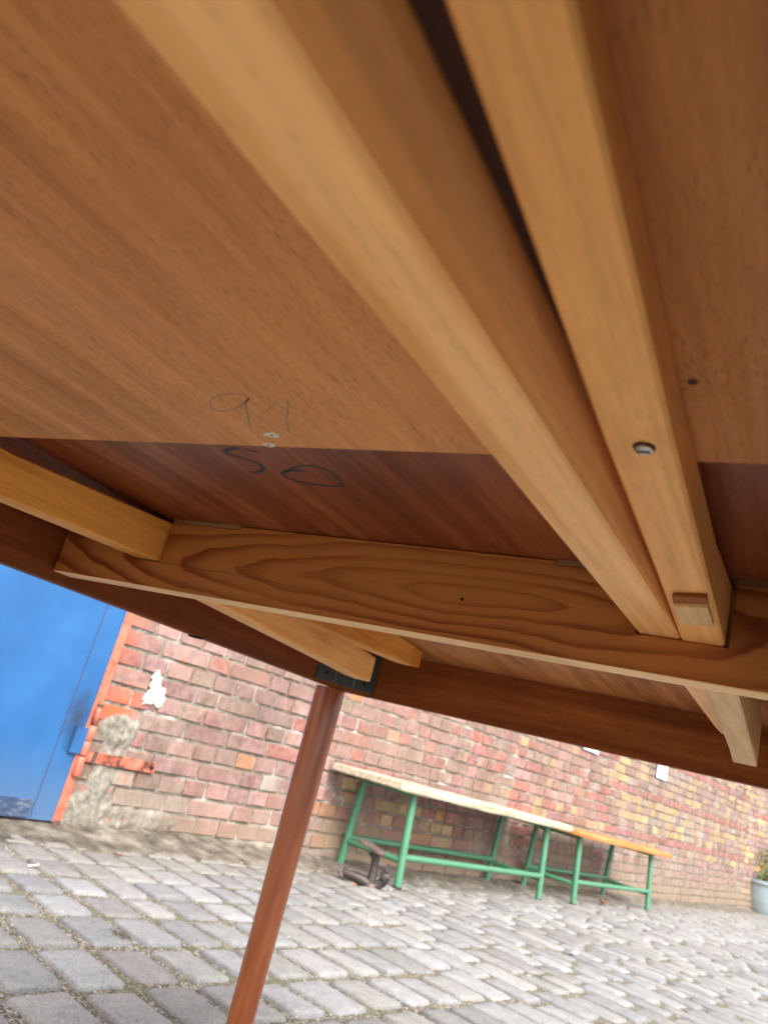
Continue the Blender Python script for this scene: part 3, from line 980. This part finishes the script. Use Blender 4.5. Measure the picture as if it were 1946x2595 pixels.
# ------------------------------------------------------------------ benches (local: x along, y into the wall, z up)
def bench(foot, length, h, plank, label, thick, over_l, over_r, pitch):
    r = local_root('bench', foot, ang0, 0)
    r.rotation_euler = (0, pitch, ang0)
    tag(r, label, 'bench', 'green tube benches along the brick wall')
    W_ = 0.375
    tr = 0.0195
    for (x, y, lean) in ((0, 0, 0.03), (length, 0, 0.03), (0, W_, -0.022), (length, W_, -0.022)):
        bm = bmesh.new()
        tube(bm, [(x, y, -0.004), (x, y + lean, h)], tr, 16)
        lg = smooth(obj('leg', bm, M['green'], r, False))
        bm = bmesh.new(); tube(bm, [(x, y, -0.006), (x, y, 0.006)], tr + 0.004, 14)
        obj('foot_cap', bm, M['cast'], lg, False)
    for y in (0.009, W_ - 0.007):
        bm = bmesh.new(); tube(bm, [(0.01, y, 0.135), (length - 0.01, y, 0.135)], tr * 0.82, 14)
        smooth(obj('stretcher', bm, M['green'], r, False))
    for x in (0, length):
        bm = bmesh.new(); tube(bm, [(x, 0.01, 0.118), (x, W_ - 0.01, 0.118)], tr * 0.8, 14)
        smooth(obj('cross_tube', bm, M['green'], r, False))
        bm = bmesh.new(); tube(bm, [(x, 0.03, h - 0.006), (x, W_ - 0.02, h - 0.006)], tr * 0.7, 12)
        smooth(obj('top_tube', bm, M['green'], r, False))
    # plank: wavy board
    bm = bmesh.new()
    nx = 60
    rings = []
    for i in range(nx + 1):
        x = -over_l + (length + over_l + over_r) * i / nx
        e = noise.noise(Vector((x * 4.0, 1.0, label.__len__()))) * 0.005
        tk = thick * (1 + 0.12 * noise.noise(Vector((x * 3, 5, 2))))
        y0 = -0.055 + noise.noise(Vector((x * 2.5, 3.0, 7))) * 0.006
        y1 = W_ + 0.02
        endt = 0.007 if i in (0, nx) else 0.0
        pts = [(y0 + 0.004, h + 0.001 + e + endt), (y1, h + 0.001 + e + endt), (y1, h + tk + e - endt), (y0 + 0.010, h + tk + e - endt), (y0, h + tk - 0.010 + e), (y0, h + 0.008 + e)]
        rings.append([bm.verts.new((x, py, pz)) for py, pz in pts])
    for a, b in zip(rings, rings[1:]):
        for q in range(6):
            j = (q + 1) % 6
            bm.faces.new((a[q], a[j], b[j], b[q]))
    bm.faces.new(rings[0][::-1]); bm.faces.new(rings[-1])
    bmesh.ops.recalc_face_normals(bm, faces=bm.faces)
    obj('plank', bm, plank, r, False)
    return r
pt = math.atan(-G1 * 0.986)
f1 = ong(1005, 2254); f2 = ong(1377, 2289); f3 = ong(1451, 2295); f4 = ong(1642, 2311)
B1 = f1.copy(); B1.z = gz(B1.y) + 0.007
B2 = f3.copy(); B2.z = gz(B2.y) + 0.007
bench(B1, (f2 - f1).length, 0.432, M['plank_grey'], 'green tube bench with a weathered whitish plank, nearer the table leg', 0.042, 0.235, 0.20, pt)
bench(B2, (f4 - f3).length, 0.418, M['plank_orange'], 'green tube bench with a worn orange plank, farther along the wall', 0.036, 0.20, 0.26, pt)

# ------------------------------------------------------------------ cobbler's iron last
A0 = ong(935, 2252)
la = empty('cobblers_last', A0)
tag(la, 'rusty iron three-footed shoe last lying on the stones by the bench leg', 'shoe last')
def vup(x, y, base):      # point above ground in the upright plane through base, facing the camera
    r_ = ray(x, y)
    nn = Vector((base.x, base.y, 0)).normalized()
    return r_ * (Vector((base.x, base.y, 0)).dot(nn) / r_.dot(nn))
P = lambda x, y, push=0.0: vup(x, y, A0 + Vector((A0.x, A0.y, 0)).normalized() * push)
bm = bmesh.new()
up = [P(936, 2247), P(942, 2225), P(948, 2200), P(952, 2175), P(950, 2160)]
tube(bm, up, [0.026, 0.021, 0.018, 0.020, 0.034], 12)
tube(bm, [P(936, 2243), P(918, 2231), P(900, 2222), P(880, 2215), P(868, 2208, 0.02)], [0.026, 0.024, 0.021, 0.019, 0.024], 12)
tube(bm, [P(938, 2246), P(955, 2246), P(968, 2238), P(977, 2222), P(980, 2205)], [0.024, 0.021, 0.022, 0.026, 0.014], 12)
body = smooth(obj('arms', bm, M['cast'], la), 60)
def sole(a, b, wa, wb, th, nrm, mat, name):
    """shoe-sole plate from toe a to heel b"""
    a, b = Vector(a), Vector(b)
    d = (b - a).normalized(); nrm = (Vector(nrm) - d * Vector(nrm).dot(d)).normalized(); s_ = d.cross(nrm)
    L = (b - a).length
    prof = [(0, 0.25), (0.08, 0.7), (0.25, 1.0), (0.45, 0.85), (0.6, 0.68), (0.8, 0.78), (0.94, 0.66), (1.0, 0.3)]
    out = [(t_, w_) for t_, w_ in prof] + [(t_, -w_) for t_, w_ in prof[::-1]]
    bm = bmesh.new()
    lo = [bm.verts.new(a + d * t_ * L + s_ * w_ * (wa + (wb - wa) * t_) - nrm * th / 2) for t_, w_ in out]
    hi = [bm.verts.new(v_.co + nrm * th) for v_ in lo]
    bm.faces.new(lo[::-1]); bm.faces.new(hi)
    for i in range(len(lo)):
        j = (i + 1) % len(lo)
        bm.faces.new((lo[i], lo[j], hi[j], hi[i]))
    bmesh.ops.recalc_face_normals(bm, faces=bm.faces)
    bevel(bm, 0.002)
    return obj(name, bm, mat, la)
sole(P(914, 2128, 0.05), P(972, 2167, -0.04), 0.040, 0.034, 0.014, (0.35, -0.1, 0.9), M['cast_worn'], 'sole_plate')
sole(P(864, 2196, 0.0), P(870, 2222, 0.0), 0.036, 0.034, 0.012, (-0.9, 0.0, 0.1), M['cast_worn'], 'sole_plate')
sole(P(984, 2192, 0.0), P(980, 2240, 0.02), 0.034, 0.028, 0.012, (0.9, 0.3, 0.1), M['cast'], 'sole_plate')
bm = bmesh.new(); bmesh.ops.create_icosphere(bm, subdivisions=2, radius=0.030, matrix=Matrix.Translation(P(937, 2247)) @ Matrix.Diagonal((1.2, 1, 0.75, 1)))
smooth(obj('hub', bm, M['cast_worn'], la), 60)

# ------------------------------------------------------------------ planter far right
PB = ong(1934, 2318)
PB = Vector((PB.x, PB.y, gz(PB.y)))
pl = empty('planter', PB)
tag(pl, 'shiny blue grey round tub with leafy plants at the far right edge', 'planter')
def lathe(prof, n=36, sx=1.0, sy=1.0):
    bm = bmesh.new()
    rings = [[bm.verts.new((PB.x + math.cos(2 * math.pi * q / n) * r_ * sx, PB.y + math.sin(2 * math.pi * q / n) * r_ * sy, PB.z + z_)) for q in range(n)] for r_, z_ in prof]
    for a, b in zip(rings, rings[1:]):
        for q in range(n):
            j = (q + 1) % n
            bm.faces.new((a[q], a[j], b[j], b[q]))
    return bm
psc = PB.length / FPX
Hh = 64 * psc
Rr_ = 50 * psc
PB2 = PB
bm = lathe([(Rr_ * 0.05, 0.0), (Rr_ * 0.70, 0.0), (Rr_ * 0.80, Hh * 0.15), (Rr_ * 0.93, Hh * 0.5), (Rr_ * 0.97, Hh * 0.86), (Rr_ * 1.06, Hh * 0.90), (Rr_ * 1.07, Hh * 1.0), (Rr_ * 0.98, Hh * 1.0), (Rr_ * 0.95, Hh * 0.85)])
shift = Vector((0.16, 0.0, 0))
o = smooth(obj('tub', bm, M['zinc'], pl), 40)
bm = lathe([(0.001, Hh * 0.9), (Rr_ * 0.95, Hh * 0.88)])
obj('soil', bm, M['soil'], pl)
bm = bmesh.new()
for i in range(9):
    a = rnd.uniform(0, 6.28); rr = rnd.uniform(0, Rr_ * 0.7)
    b = PB + Vector((math.cos(a) * rr, math.sin(a) * rr, Hh * 0.85))
    t_ = b + Vector((rnd.uniform(-0.12, 0.12), rnd.uniform(-0.12, 0.12), rnd.uniform(0.25, 0.6)))
    tube(bm, [b, (b + t_) / 2 + Vector((rnd.uniform(-.02, .02), 0, 0)), t_], [0.010, 0.008, 0.004], 6)
obj('stem', bm, M['stem'], pl)
bm = bmesh.new()
for i in range(650):
    a = rnd.uniform(0, 6.28); rr = Rr_ * 0.95 * math.sqrt(rnd.random())
    b = PB + Vector((math.cos(a) * rr, math.sin(a) * rr, Hh * 0.9 + rnd.random() ** 1.6 * 0.45))
    d = Vector((rnd.gauss(0, 1), rnd.gauss(0, 1), rnd.gauss(0.3, 0.7))).normalized()
    s_ = d.cross(Vector((rnd.gauss(0, 1), rnd.gauss(0, 1), rnd.gauss(0, 1)))).normalized()
    L = rnd.uniform(0.03, 0.075)
    nn = d.cross(s_)
    vs_ = [bm.verts.new(b), bm.verts.new(b + d * L * 0.5 + s_ * L * 0.28 + nn * L * 0.08), bm.verts.new(b + d * L), bm.verts.new(b + d * L * 0.5 - s_ * L * 0.28 + nn * L * 0.08)]
    bm.faces.new(vs_[:3]); bm.faces.new((vs_[0], vs_[2], vs_[3]))
o = obj('foliage', bm, M['leafg'], pl)
o['kind'] = 'stuff'

# ------------------------------------------------------------------ litter
def scrap(name, x, y, L, W_, ang, mat, label, cat, th=0.004, curl=0.008, group=None):
    p = ong(x, y)
    r_ = empty(name, (p.x, p.y, gz(p.y) + 0.013))
    r_.rotation_euler = (0, 0, ang)
    bm = bmesh.new()
    n = 6
    tp = []
    for i in range(n + 1):
        t_ = i / n
        wd = W_ * (1.0 if cat == 'litter' else math.sin(math.pi * min(0.97, max(0.05, t_))))
        zz = curl * (t_ - 0.5) ** 2 * 4
        tp.append((bm.verts.new((L * (t_ - 0.5), -wd / 2, zz + curl * 0.4)), bm.verts.new((L * (t_ - 0.5), 0, zz)), bm.verts.new((L * (t_ - 0.5), wd / 2, zz + curl * 0.4))))
    for a, b in zip(tp, tp[1:]):
        bm.faces.new((a[0], b[0], b[1], a[1])); bm.faces.new((a[1], b[1], b[2], a[2]))
    rr = bmesh.ops.extrude_face_region(bm, geom=list(bm.faces))
    bmesh.ops.translate(bm, verts=[q for q in rr['geom'] if isinstance(q, bmesh.types.BMVert)], vec=(0, 0, th))
    bmesh.ops.recalc_face_normals(bm, faces=bm.faces)
    me = bpy.data.meshes.new(name); bm.to_mesh(me); bm.free(); me.materials.append(mat)
    loc, rot = r_.location.copy(), r_.rotation_euler.copy()
    bpy.data.objects.remove(r_)
    o = bpy.data.objects.new(name, me); col.objects.link(o); o.location = loc; o.rotation_euler = rot
    tag(o, label, cat, group)
    return o
scrap('paper_scrap', 1452, 2427, 0.035, 0.018, 1.2, M['paper'], 'small bright white scrap on the setts below the benches', 'litter', 0.002, 0.003)
scrap('fallen_leaf', 893, 2251, 0.022, 0.014, 0.3, plain('orange crumb', (0.6, 0.14, 0.04), 0.8), 'tiny orange leaf crumb on the setts beside the iron shoe last', 'leaf', 0.002, 0.004)
scrap('fallen_leaf', 1527, 2296, 0.075, 0.045, 0.8, M['deadleaf'], 'curled reddish brown leaf under the orange plank bench', 'leaf', 0.002, 0.02)
scrap('fallen_leaf', 295, 2179, 0.028, 0.016, 1.1, plain('dark red leaf', (0.12, 0.02, 0.02), 0.7), 'small dark red leaf on the setts below the brick wall', 'leaf', 0.002, 0.004)
scrap('fallen_leaf', 1590, 2312, 0.04, 0.025, 2.0, M['deadleaf'], 'small brown leaf near the last green bench leg', 'leaf', 0.002, 0.008)
p0 = ong(66, 2206)
bm = bmesh.new()
tube(bm, [(0, 0, 0), (0.012, 0.012, 0.004), (0.010, 0.028, 0.006), (-0.004, 0.036, 0.004)], [0.002, 0.0024, 0.002, 0.001], 7)
o = smooth(obj('curled_twig', bm, plain('pale husk', (0.72, 0.66, 0.5), 0.6)), 60)
o.location = (p0.x, p0.y, gz(p0.y) + 0.012)
tag(o, 'pale curled twig in a joint of the setts below the blue door', 'twig')

# clump of dry moss in a joint
mp_ = ong(300, 2383)
bm = bmesh.new()
for i in range(420):
    a = rnd.uniform(0, 6.28); rr = 0.022 * math.sqrt(rnd.random())
    b = Vector((mp_.x + math.cos(a) * rr * 1.3, mp_.y + math.sin(a) * rr * 0.8, gz(mp_.y) + 0.002))
    t_ = b + Vector((rnd.gauss(0, 0.006), rnd.gauss(0, 0.006), rnd.uniform(0.003, 0.02)))
    s_ = Vector((rnd.gauss(0, 1), rnd.gauss(0, 1), 0)).normalized() * 0.0010
    bm.faces.new([bm.verts.new(b - s_), bm.verts.new(b + s_), bm.verts.new(t_)])
tag(obj('dry_moss', bm, plain('grey brown moss', (0.13, 0.10, 0.065), 0.9, var=0.4)), kind='stuff')

# ------------------------------------------------------------------ the table
XL, XR, YN, YF = -0.70, 0.006, -0.80, 1.142
ZA, ZT, ZLEAF = 0.0787, 0.158, 0.1435
T = empty('dining_table', (-0.347, 0.19, gz(0.19)))
tag(T, 'teak extending table seen from underneath, pale runners and pine crossbar below its top', 'table')
ty0, ty1, tx0, tx1 = YN - 0.05, YF + 0.045, XL - 0.045, XR + 0.045
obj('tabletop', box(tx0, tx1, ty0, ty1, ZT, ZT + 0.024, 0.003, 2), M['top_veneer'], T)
SEAM = 0.3083
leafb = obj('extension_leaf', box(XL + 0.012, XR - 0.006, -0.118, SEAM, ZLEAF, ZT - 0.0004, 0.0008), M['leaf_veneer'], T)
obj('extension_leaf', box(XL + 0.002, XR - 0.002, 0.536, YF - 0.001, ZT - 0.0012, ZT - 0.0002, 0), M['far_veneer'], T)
obj('gap_shade_strip', box(-0.0826, -0.0600, -0.10, SEAM - 0.002, ZLEAF - 0.0012, ZLEAF - 0.0002, 0), M['gap_shade'], T)  # added thin sheet: shade between the right-hand runners painted on the leaf
AT = ZT - 0.0016
obj('end_apron', box(XL - 0.02, XR + 0.02, YF, YF + 0.02, ZA, AT, 0.0012), M['apron_x'], T)
obj('end_apron', box(XL - 0.02, XR + 0.02, YN - 0.02, YN, ZA, AT, 0.0012), M['apron_x'], T)
obj('side_apron', box(XL - 0.02, XL, YN + 0.0005, YF - 0.0005, ZA, AT, 0.0012), M['apron_y'], T)
obj('side_apron', box(XR, XR + 0.02, YN + 0.0005, YF - 0.0005, ZA, AT, 0.0012), M['apron_y'], T)
# crossbars with open notches for the runners
cb = [(XL + 0.004, 0.0885), (XR - 0.001, 0.0885), (XR - 0.001, 0.1545), (-0.0540, 0.1545), (-0.0545, 0.1132), (-0.1108, 0.1138), (-0.1108, 0.1545), (-0.1720, 0.1545), (-0.1725, 0.1574), (-0.4675, 0.1574), (-0.4680, 0.1545),
      (-0.5528, 0.1545), (-0.5525, 0.1142), (-0.5855, 0.1142), (-0.5855, 0.1545), (XL + 0.004, 0.1545)]
cross = obj('crossbar', prism_xz(cb, 0.513, 0.5345, 0.0008), M['pine'], T)
M['pine_edge'] = beech('pale raw pine edge', base=(0.88, 0.56, 0.27), axis='x', seed=9.0, tint=(0.72, 0.42, 0.17))
cross.data.materials.append(M['pine_edge'])
for p_ in cross.data.polygons:
    if p_.normal.z < -0.6 and p_.center.z < 0.09: p_.material_index = 1
cross2 = obj('crossbar', prism_xz(cb, -0.145, -0.1235, 0.0008), M['pine'], T)
# hairline crack, nail hole and faint stamp on the crossbar face
pts = spline([(402, 1424), (450, 1431), (500, 1442), (560, 1450), (620, 1462), (700, 1478), (790, 1497), (880, 1512)], 5)
P3 = [ony(x, y, 0.513) for x, y in pts]
wd = [0.00045 * (1 - 0.7 * i / len(P3)) for i in range(len(P3))]
obj('crack', ribbon(P3, wd, (0, -1, 0), 0.00025), M['hole'], cross)
bm = bmesh.new(); c_ = ony(1171, 1519, 0.513); tube(bm, [c_ + Vector((0, -0.0003, 0)), c_ + Vector((0, 0.0005, 0))], 0.0013, 12)
obj('nail_hole', bm, M['hole'], cross)
k = NT('faint ink stamp'); k.set('Base Color', k.ramp(k.noise(k.co(), 900, 3), [(0.4, (0.17, 0.075, 0.028)), (0.6, (0.06, 0.028, 0.012))])); k.set('Roughness', 0.6)
bm = bmesh.new()
for seg in ([(415, 1464), (413, 1472)], [(415, 1464), (421, 1465)], [(424, 1466), (422, 1474)], [(424, 1466), (430, 1467)], [(441, 1470), (439, 1478)], [(446, 1471), (444, 1479)],
            [(451, 1472), (449, 1480)], [(456, 1473), (454, 1481)], [(461, 1474), (467, 1476)], [(467, 1476), (461, 1484)], [(461, 1484), (468, 1486)], [(471, 1478), (476, 1478)], [(476, 1478), (470, 1488)], [(470, 1488), (475, 1489)]):
    b_ = ribbon([ony(x, y, 0.513) for x, y in seg], [0.0005, 0.0005], (0, -1, 0), 0.0002)
    tmp = bpy.data.meshes.new('t'); b_.to_mesh(tmp); b_.free(); bm.from_mesh(tmp); bpy.data.meshes.remove(tmp)
obj('stamp', bm, k.m, cross)

# runners
def rail(st, mat, name='runner', c=0.0014):
    return obj(name, loft(st, c), mat, T)
railL = rail([(-0.30, -0.583, -0.555, 0.098, 0.1430), (0.20, -0.583, -0.555, 0.103, 0.1430), (0.34, -0.583, -0.555, 0.1085, 0.1430), (0.512, -0.583, -0.5545, 0.1150, 0.1540),
      (0.535, -0.583, -0.5545, 0.1150, 0.1540)], M['rail_c'])
rail([(0.536, -0.582, -0.5545, 0.1035, 0.150), (0.61, -0.585, -0.557, 0.1005, 0.1430), (0.90, -0.598, -0.570, 0.0920, 0.131), (0.965, -0.602, -0.5745, 0.0895, 0.1285), (1.0, -0.604, -0.5775, 0.0905, 0.1270)], M['rail_b'])
rail([(0.536, -0.530, -0.502, 0.113, 0.156), (0.70, -0.530, -0.503, 0.1135, 0.156), (1.0, -0.545, -0.5205, 0.1255, 0.156), (1.05, -0.553, -0.530, 0.131, 0.156), (1.10, -0.567, -0.555, 0.1375, 0.156)], M['rail_c'])
rail1 = rail([(-0.30, -0.1100, -0.0830, 0.0960, 0.1430), (0.06, -0.1100, -0.0830, 0.1036, 0.1430), (0.19, -0.1100, -0.0830, 0.1070, 0.1430), (0.512, -0.1098, -0.0832, 0.1142, 0.1538), (0.70, -0.1058, -0.080, 0.1156, 0.1545),
      (0.95, -0.1050, -0.079, 0.1175, 0.1545), (1.04, -0.1080, -0.081, 0.123, 0.1545)], M['rail_a'])
rail2 = rail([(-0.30, -0.053, -0.030, 0.139, 0.1430), (0.10, -0.0693, -0.0465, 0.1275, 0.1430), (0.25, -0.0752, -0.0512, 0.1225, 0.1430), (0.40, -0.0792, -0.0545, 0.1180, 0.1430), (0.512, -0.0826, -0.0568, 0.1136, 0.1538), (0.5345, -0.0826, -0.0568, 0.1136, 0.154)], M['rail_b'])
rail([(0.5355, -0.0815, -0.0560, 0.1030, 0.154), (0.61, -0.0762, -0.0540, 0.0990, 0.152), (0.90, -0.0830, -0.0595, 0.0915, 0.148), (0.985, -0.0866, -0.0616, 0.0885, 0.140), (1.0, -0.0868, -0.0620, 0.0895, 0.138)], M['rail_d'])
# stop block let into the underside of the right-hand runner
def rz(y): return 0.1180 + (0.1136 - 0.1180) * (y - 0.40) / 0.112
def sblk(pxs, z0, z1, mat, name, par):
    P_ = [onz(x, y, z0) for x, y in pxs]
    bm = bmesh.new()
    lo = [bm.verts.new(p) for p in P_]; hi = [bm.verts.new(Vector((p.x, p.y, z1))) for p in P_]
    bm.faces.new(lo); bm.faces.new(hi[::-1])
    for i in range(4):
        j = (i + 1) % 4
        bm.faces.new((lo[j], lo[i], hi[i], hi[j]))
    bmesh.ops.recalc_face_normals(bm, faces=bm.faces)
    bevel(bm, 0.0004)
    return obj(name, bm, mat, par)
blk = sblk([(1706, 1537), (1793, 1542), (1808, 1587), (1722, 1583)], 0.1130, 0.1165, M['rail_d'], 'stop_block', rail2)
sblk([(1703, 1512), (1791, 1516), (1794, 1532), (1705, 1530)], 0.1148, 0.1170, M['apron_x'], 'slot', rail2)
# screw in the right-hand runner
sc_ = onz(1632, 1134, 0.1222)
bm = bmesh.new(); tube(bm, [sc_ + Vector((0, 0, 0.001)), sc_ + Vector((0, 0, -0.0012)), sc_ + Vector((0, 0, -0.0018))], [0.0031, 0.0031, 0.0023], 20)
scr = smooth(obj('screw_head', bm, M['steel'], rail2), 30)
bm = bmesh.new(); tube(bm, [sc_ + Vector((0, 0, 0.0012)), sc_ + Vector((0, 0, -0.0002))], 0.0039, 20)
obj('screw_recess', bm, M['hole'], rail2)
obj('screw_slot', box(sc_.x - 0.0024, sc_.x + 0.0024, sc_.y - 0.0005, sc_.y + 0.0005, sc_.z - 0.0021, sc_.z - 0.0015), M['hole'], scr)
# plywood packers on top of the crossbar
def packer(x0, x1):
    pk = obj('packer', box(x0, x1, 0.5128, 0.5340, 0.1547, 0.15780, 0.0002), M['ply'], T)
    for i in range(2):
        z = 0.1552 + i * 0.0011
        obj('ply_line', box(x0 + 0.0003, x1 - 0.0003, 0.5124, 0.5127, z, z + 0.0003), M['apron_x'], pk)
packer(-0.552, -0.468); packer(-0.172, -0.112); packer(-0.053, -0.006)

# corner bracket behind the near runner end
qa, qb = Vector((XL + 0.0015, 1.036, 0)), Vector((-0.6455, YF - 0.0015, 0))
dq = (qb - qa).normalized(); nq = Vector((dq.y, -dq.x, 0))    # towards the table's middle
def cornerblock(qa, qb, nq, cx_, cy_):
    obj('corner_block', prism_xy([(qa.x, qa.y), (qb.x, qb.y), (cx_, cy_)], ZA - 0.0015, 0.150, 0.0008), M['apron_y'], T)
cornerblock(qa - nq * 0.0045, qb - nq * 0.0045, nq, XL + 0.001, YF - 0.001)
def qbox(t0, t1, d0, d1, z0, z1, mat, name, par, bev=0.0006):
    bm = bmesh.new()
    vs_ = [bm.verts.new(qa + dq * t + nq * d + Vector((0, 0, z))) for z in (z0, z1) for d in (d0, d1) for t in (t0, t1)]
    for f in ((0, 2, 3, 1), (4, 5, 7, 6), (0, 1, 5, 4), (1, 3, 7, 5), (3, 2, 6, 7), (2, 0, 4, 6)):
        bm.faces.new([vs_[i] for i in f])
    bmesh.ops.recalc_face_normals(bm, faces=bm.faces)
    if bev: bevel(bm, bev)
    return obj(name, bm, mat, par)
LQ = (qb - qa).length
plate = qbox(0.001, LQ - 0.001, -0.0038, 0.0, ZA + 0.0045, 0.1475, M['plastic'], 'corner_bracket', T, 0.001)
qbox(LQ * 0.30, LQ * 0.62, 0.0002, 0.0022, ZA + 0.024, ZA + 0.0255, M['plastic_rib'], 'rib', plate, 0.0003)
qbox(LQ * 0.30, LQ * 0.315, 0.0002, 0.0022, ZA + 0.0055, ZA + 0.0238, M['plastic_rib'], 'rib', plate, 0.0003)
qbox(LQ * 0.61, LQ * 0.63, 0.0002, 0.0022, ZA + 0.0055, ZA + 0.0238, M['plastic_rib'], 'rib', plate, 0.0003)
for t_ in (0.17, 0.80):
    c_ = qa + dq * LQ * t_ + Vector((0, 0, ZA + 0.017))
    bm = bmesh.new(); tube(bm, [c_ - nq * 0.0005, c_ + nq * 0.0008], 0.0030, 14)
    obj('screw_hole', bm, M['hole'], plate)
c_ = qa + dq * LQ * 0.46 + Vector((0, 0, ZA + 0.0435))
bm = bmesh.new()
ringp = [c_ + (dq * math.cos(a) + Vector((0, 0, 1)) * math.sin(a)) * 0.0125 + nq * 0.001 for a in [2 * math.pi * q / 24 for q in range(25)]]
tube(bm, ringp, 0.0007, 6, caps=False)
obj('ring', bm, plain('white washer', (0.6, 0.6, 0.56), 0.4), plate)

# legs
def leg(x, y):
    bm = bmesh.new()
    zb = gz(y) + 0.012
    st = [(ZA - 0.0025, 0.0246), (ZA - 0.02, 0.0250), (-0.05, 0.0238), (-0.20, 0.0222), (-0.35, 0.0207), (-0.48, 0.0190), (zb + 0.004, 0.0178), (zb, 0.0165)]
    tube(bm, [(x, y, z) for z, r in st], [r for z, r in st], 40)
    lg = smooth(obj('leg', bm, M['leg'], T), 50)
    bm = bmesh.new(); tube(bm, [(x, y, zb - 0.011), (x, y, zb + 0.001)], 0.0155, 20)
    obj('glide', bm, M['plastic'], lg)
for lx in (-0.7075, 0.0135):
    for ly in (1.1055, -0.764):
        leg(lx, ly)

# marks on the undersides: black marker, pencil, two bare plugs, a knot
def mark(pxs, wpx, z, mat, name, par, n=6):
    pts = spline(pxs, n)
    P_ = [onz(p[0], p[1], z) for p in pts]
    m_ = len(P_)
    if hasattr(wpx, '__len__'):
        ws = [wpx[0] + (wpx[1] - wpx[0]) * i / (m_ - 1) for i in range(m_)]
    else: ws = [wpx] * m_
    return obj(name, ribbon(P_, ws, (0, 0, -1), 0.00012), mat, par)
top_o = [o for o in T.children if o.name.startswith('tabletop')][0]
def z2(x, y): return (500 + x * 0.2411, 960 + y * 0.2411)
S = [z2(*p) for p in [(640, 775), (575, 757), (500, 738)]]
mark(S, (0.0016, 0.0024), ZT, M['ink'], 'marker_stroke', top_o)
S = [z2(*p) for p in [(430, 727), (370, 735), (305, 752), (290, 768), (340, 795), (430, 820), (530, 850), (620, 880), (675, 915), (690, 945), (660, 972), (600, 985), (555, 983)]]
mark(S, (0.0036, 0.0032), ZT, M['ink'], 'marker_stroke', top_o)
S = [z2(*p) for p in [(1120, 968), (1040, 962), (960, 968), (905, 985), (900, 1005), (950, 1040), (1040, 1072), (1150, 1098), (1300, 1118), (1420, 1128), (1495, 1128), (1528, 1112), (1515, 1085), (1470, 1040), (1400, 985), (1310, 940), (1200, 915), (1090, 915), (990, 940), (920, 975)]]
mark(S, (0.0034, 0.0018), ZT, M['ink'], 'marker_stroke', top_o)
for S in ([(510, 190), (470, 165), (400, 155), (290, 160), (190, 185), (140, 235), (145, 290), (200, 325), (280, 335), (370, 320), (440, 290), (500, 250), (545, 200)],
          [(545, 200), (515, 240), (515, 300), (530, 370), (545, 450), (565, 510)],
          [(940, 220), (955, 280), (950, 350), (938, 420), (945, 490), (960, 550)],
          [(730, 340), (790, 280), (850, 240)]):
    w_ = 0.0008 if len(S) != 3 else 0.0005
    mark([z2(*p) for p in S], w_, ZLEAF, M['pencil'], 'pencil_stroke', leafb)
for (x, y, a_, b_) in ((689, 1102, 0.0052, 0.0030), (681, 1127, 0.0042, 0.0026)):
    c_ = onz(x, y, ZLEAF)
    bm = bmesh.new()
    lo = []
    for q in range(18):
        an = 2 * math.pi * q / 18
        jx = 1 + 0.12 * math.sin(3 * an + x)
        lo.append(bm.verts.new((c_.x + math.cos(an) * a_ * jx, c_.y + math.sin(an) * b_ * jx, c_.z - 0.0002)))
    f_ = bm.faces.new(lo)
    rr = bmesh.ops.extrude_face_region(bm, geom=[f_])
    bmesh.ops.translate(bm, verts=[q for q in rr['geom'] if isinstance(q, bmesh.types.BMVert)], vec=(0, 0, 0.0004))
    bmesh.ops.recalc_face_normals(bm, faces=bm.faces)
    pg = obj('wood_plug', bm, M['chip'], leafb)
    bm = bmesh.new(); tube(bm, [c_ + Vector((0, 0, 0.0001)), c_ + Vector((0, 0, -0.0004))], 0.0009, 8)
    obj('plug_hole', bm, plain('plug core', (0.2, 0.17, 0.12), 0.8), pg)
c_ = onz(1755, 967, ZLEAF)
bm = bmesh.new(); tube(bm, [c_ + Vector((0, 0, 0.0004)), c_ + Vector((0, 0, -0.0003))], 0.0018, 14)
obj('knot', bm, plain('dark knot', (0.045, 0.014, 0.012), 0.6), leafb)
# small dark clip under the side apron rim
c_ = onz(482, 1609, ZA)
obj('clip', box(XL - 0.018, XL - 0.002, c_.y - 0.002, c_.y + 0.010, ZA - 0.0022, ZA + 0.0004, 0.0005), M['hole'], T)
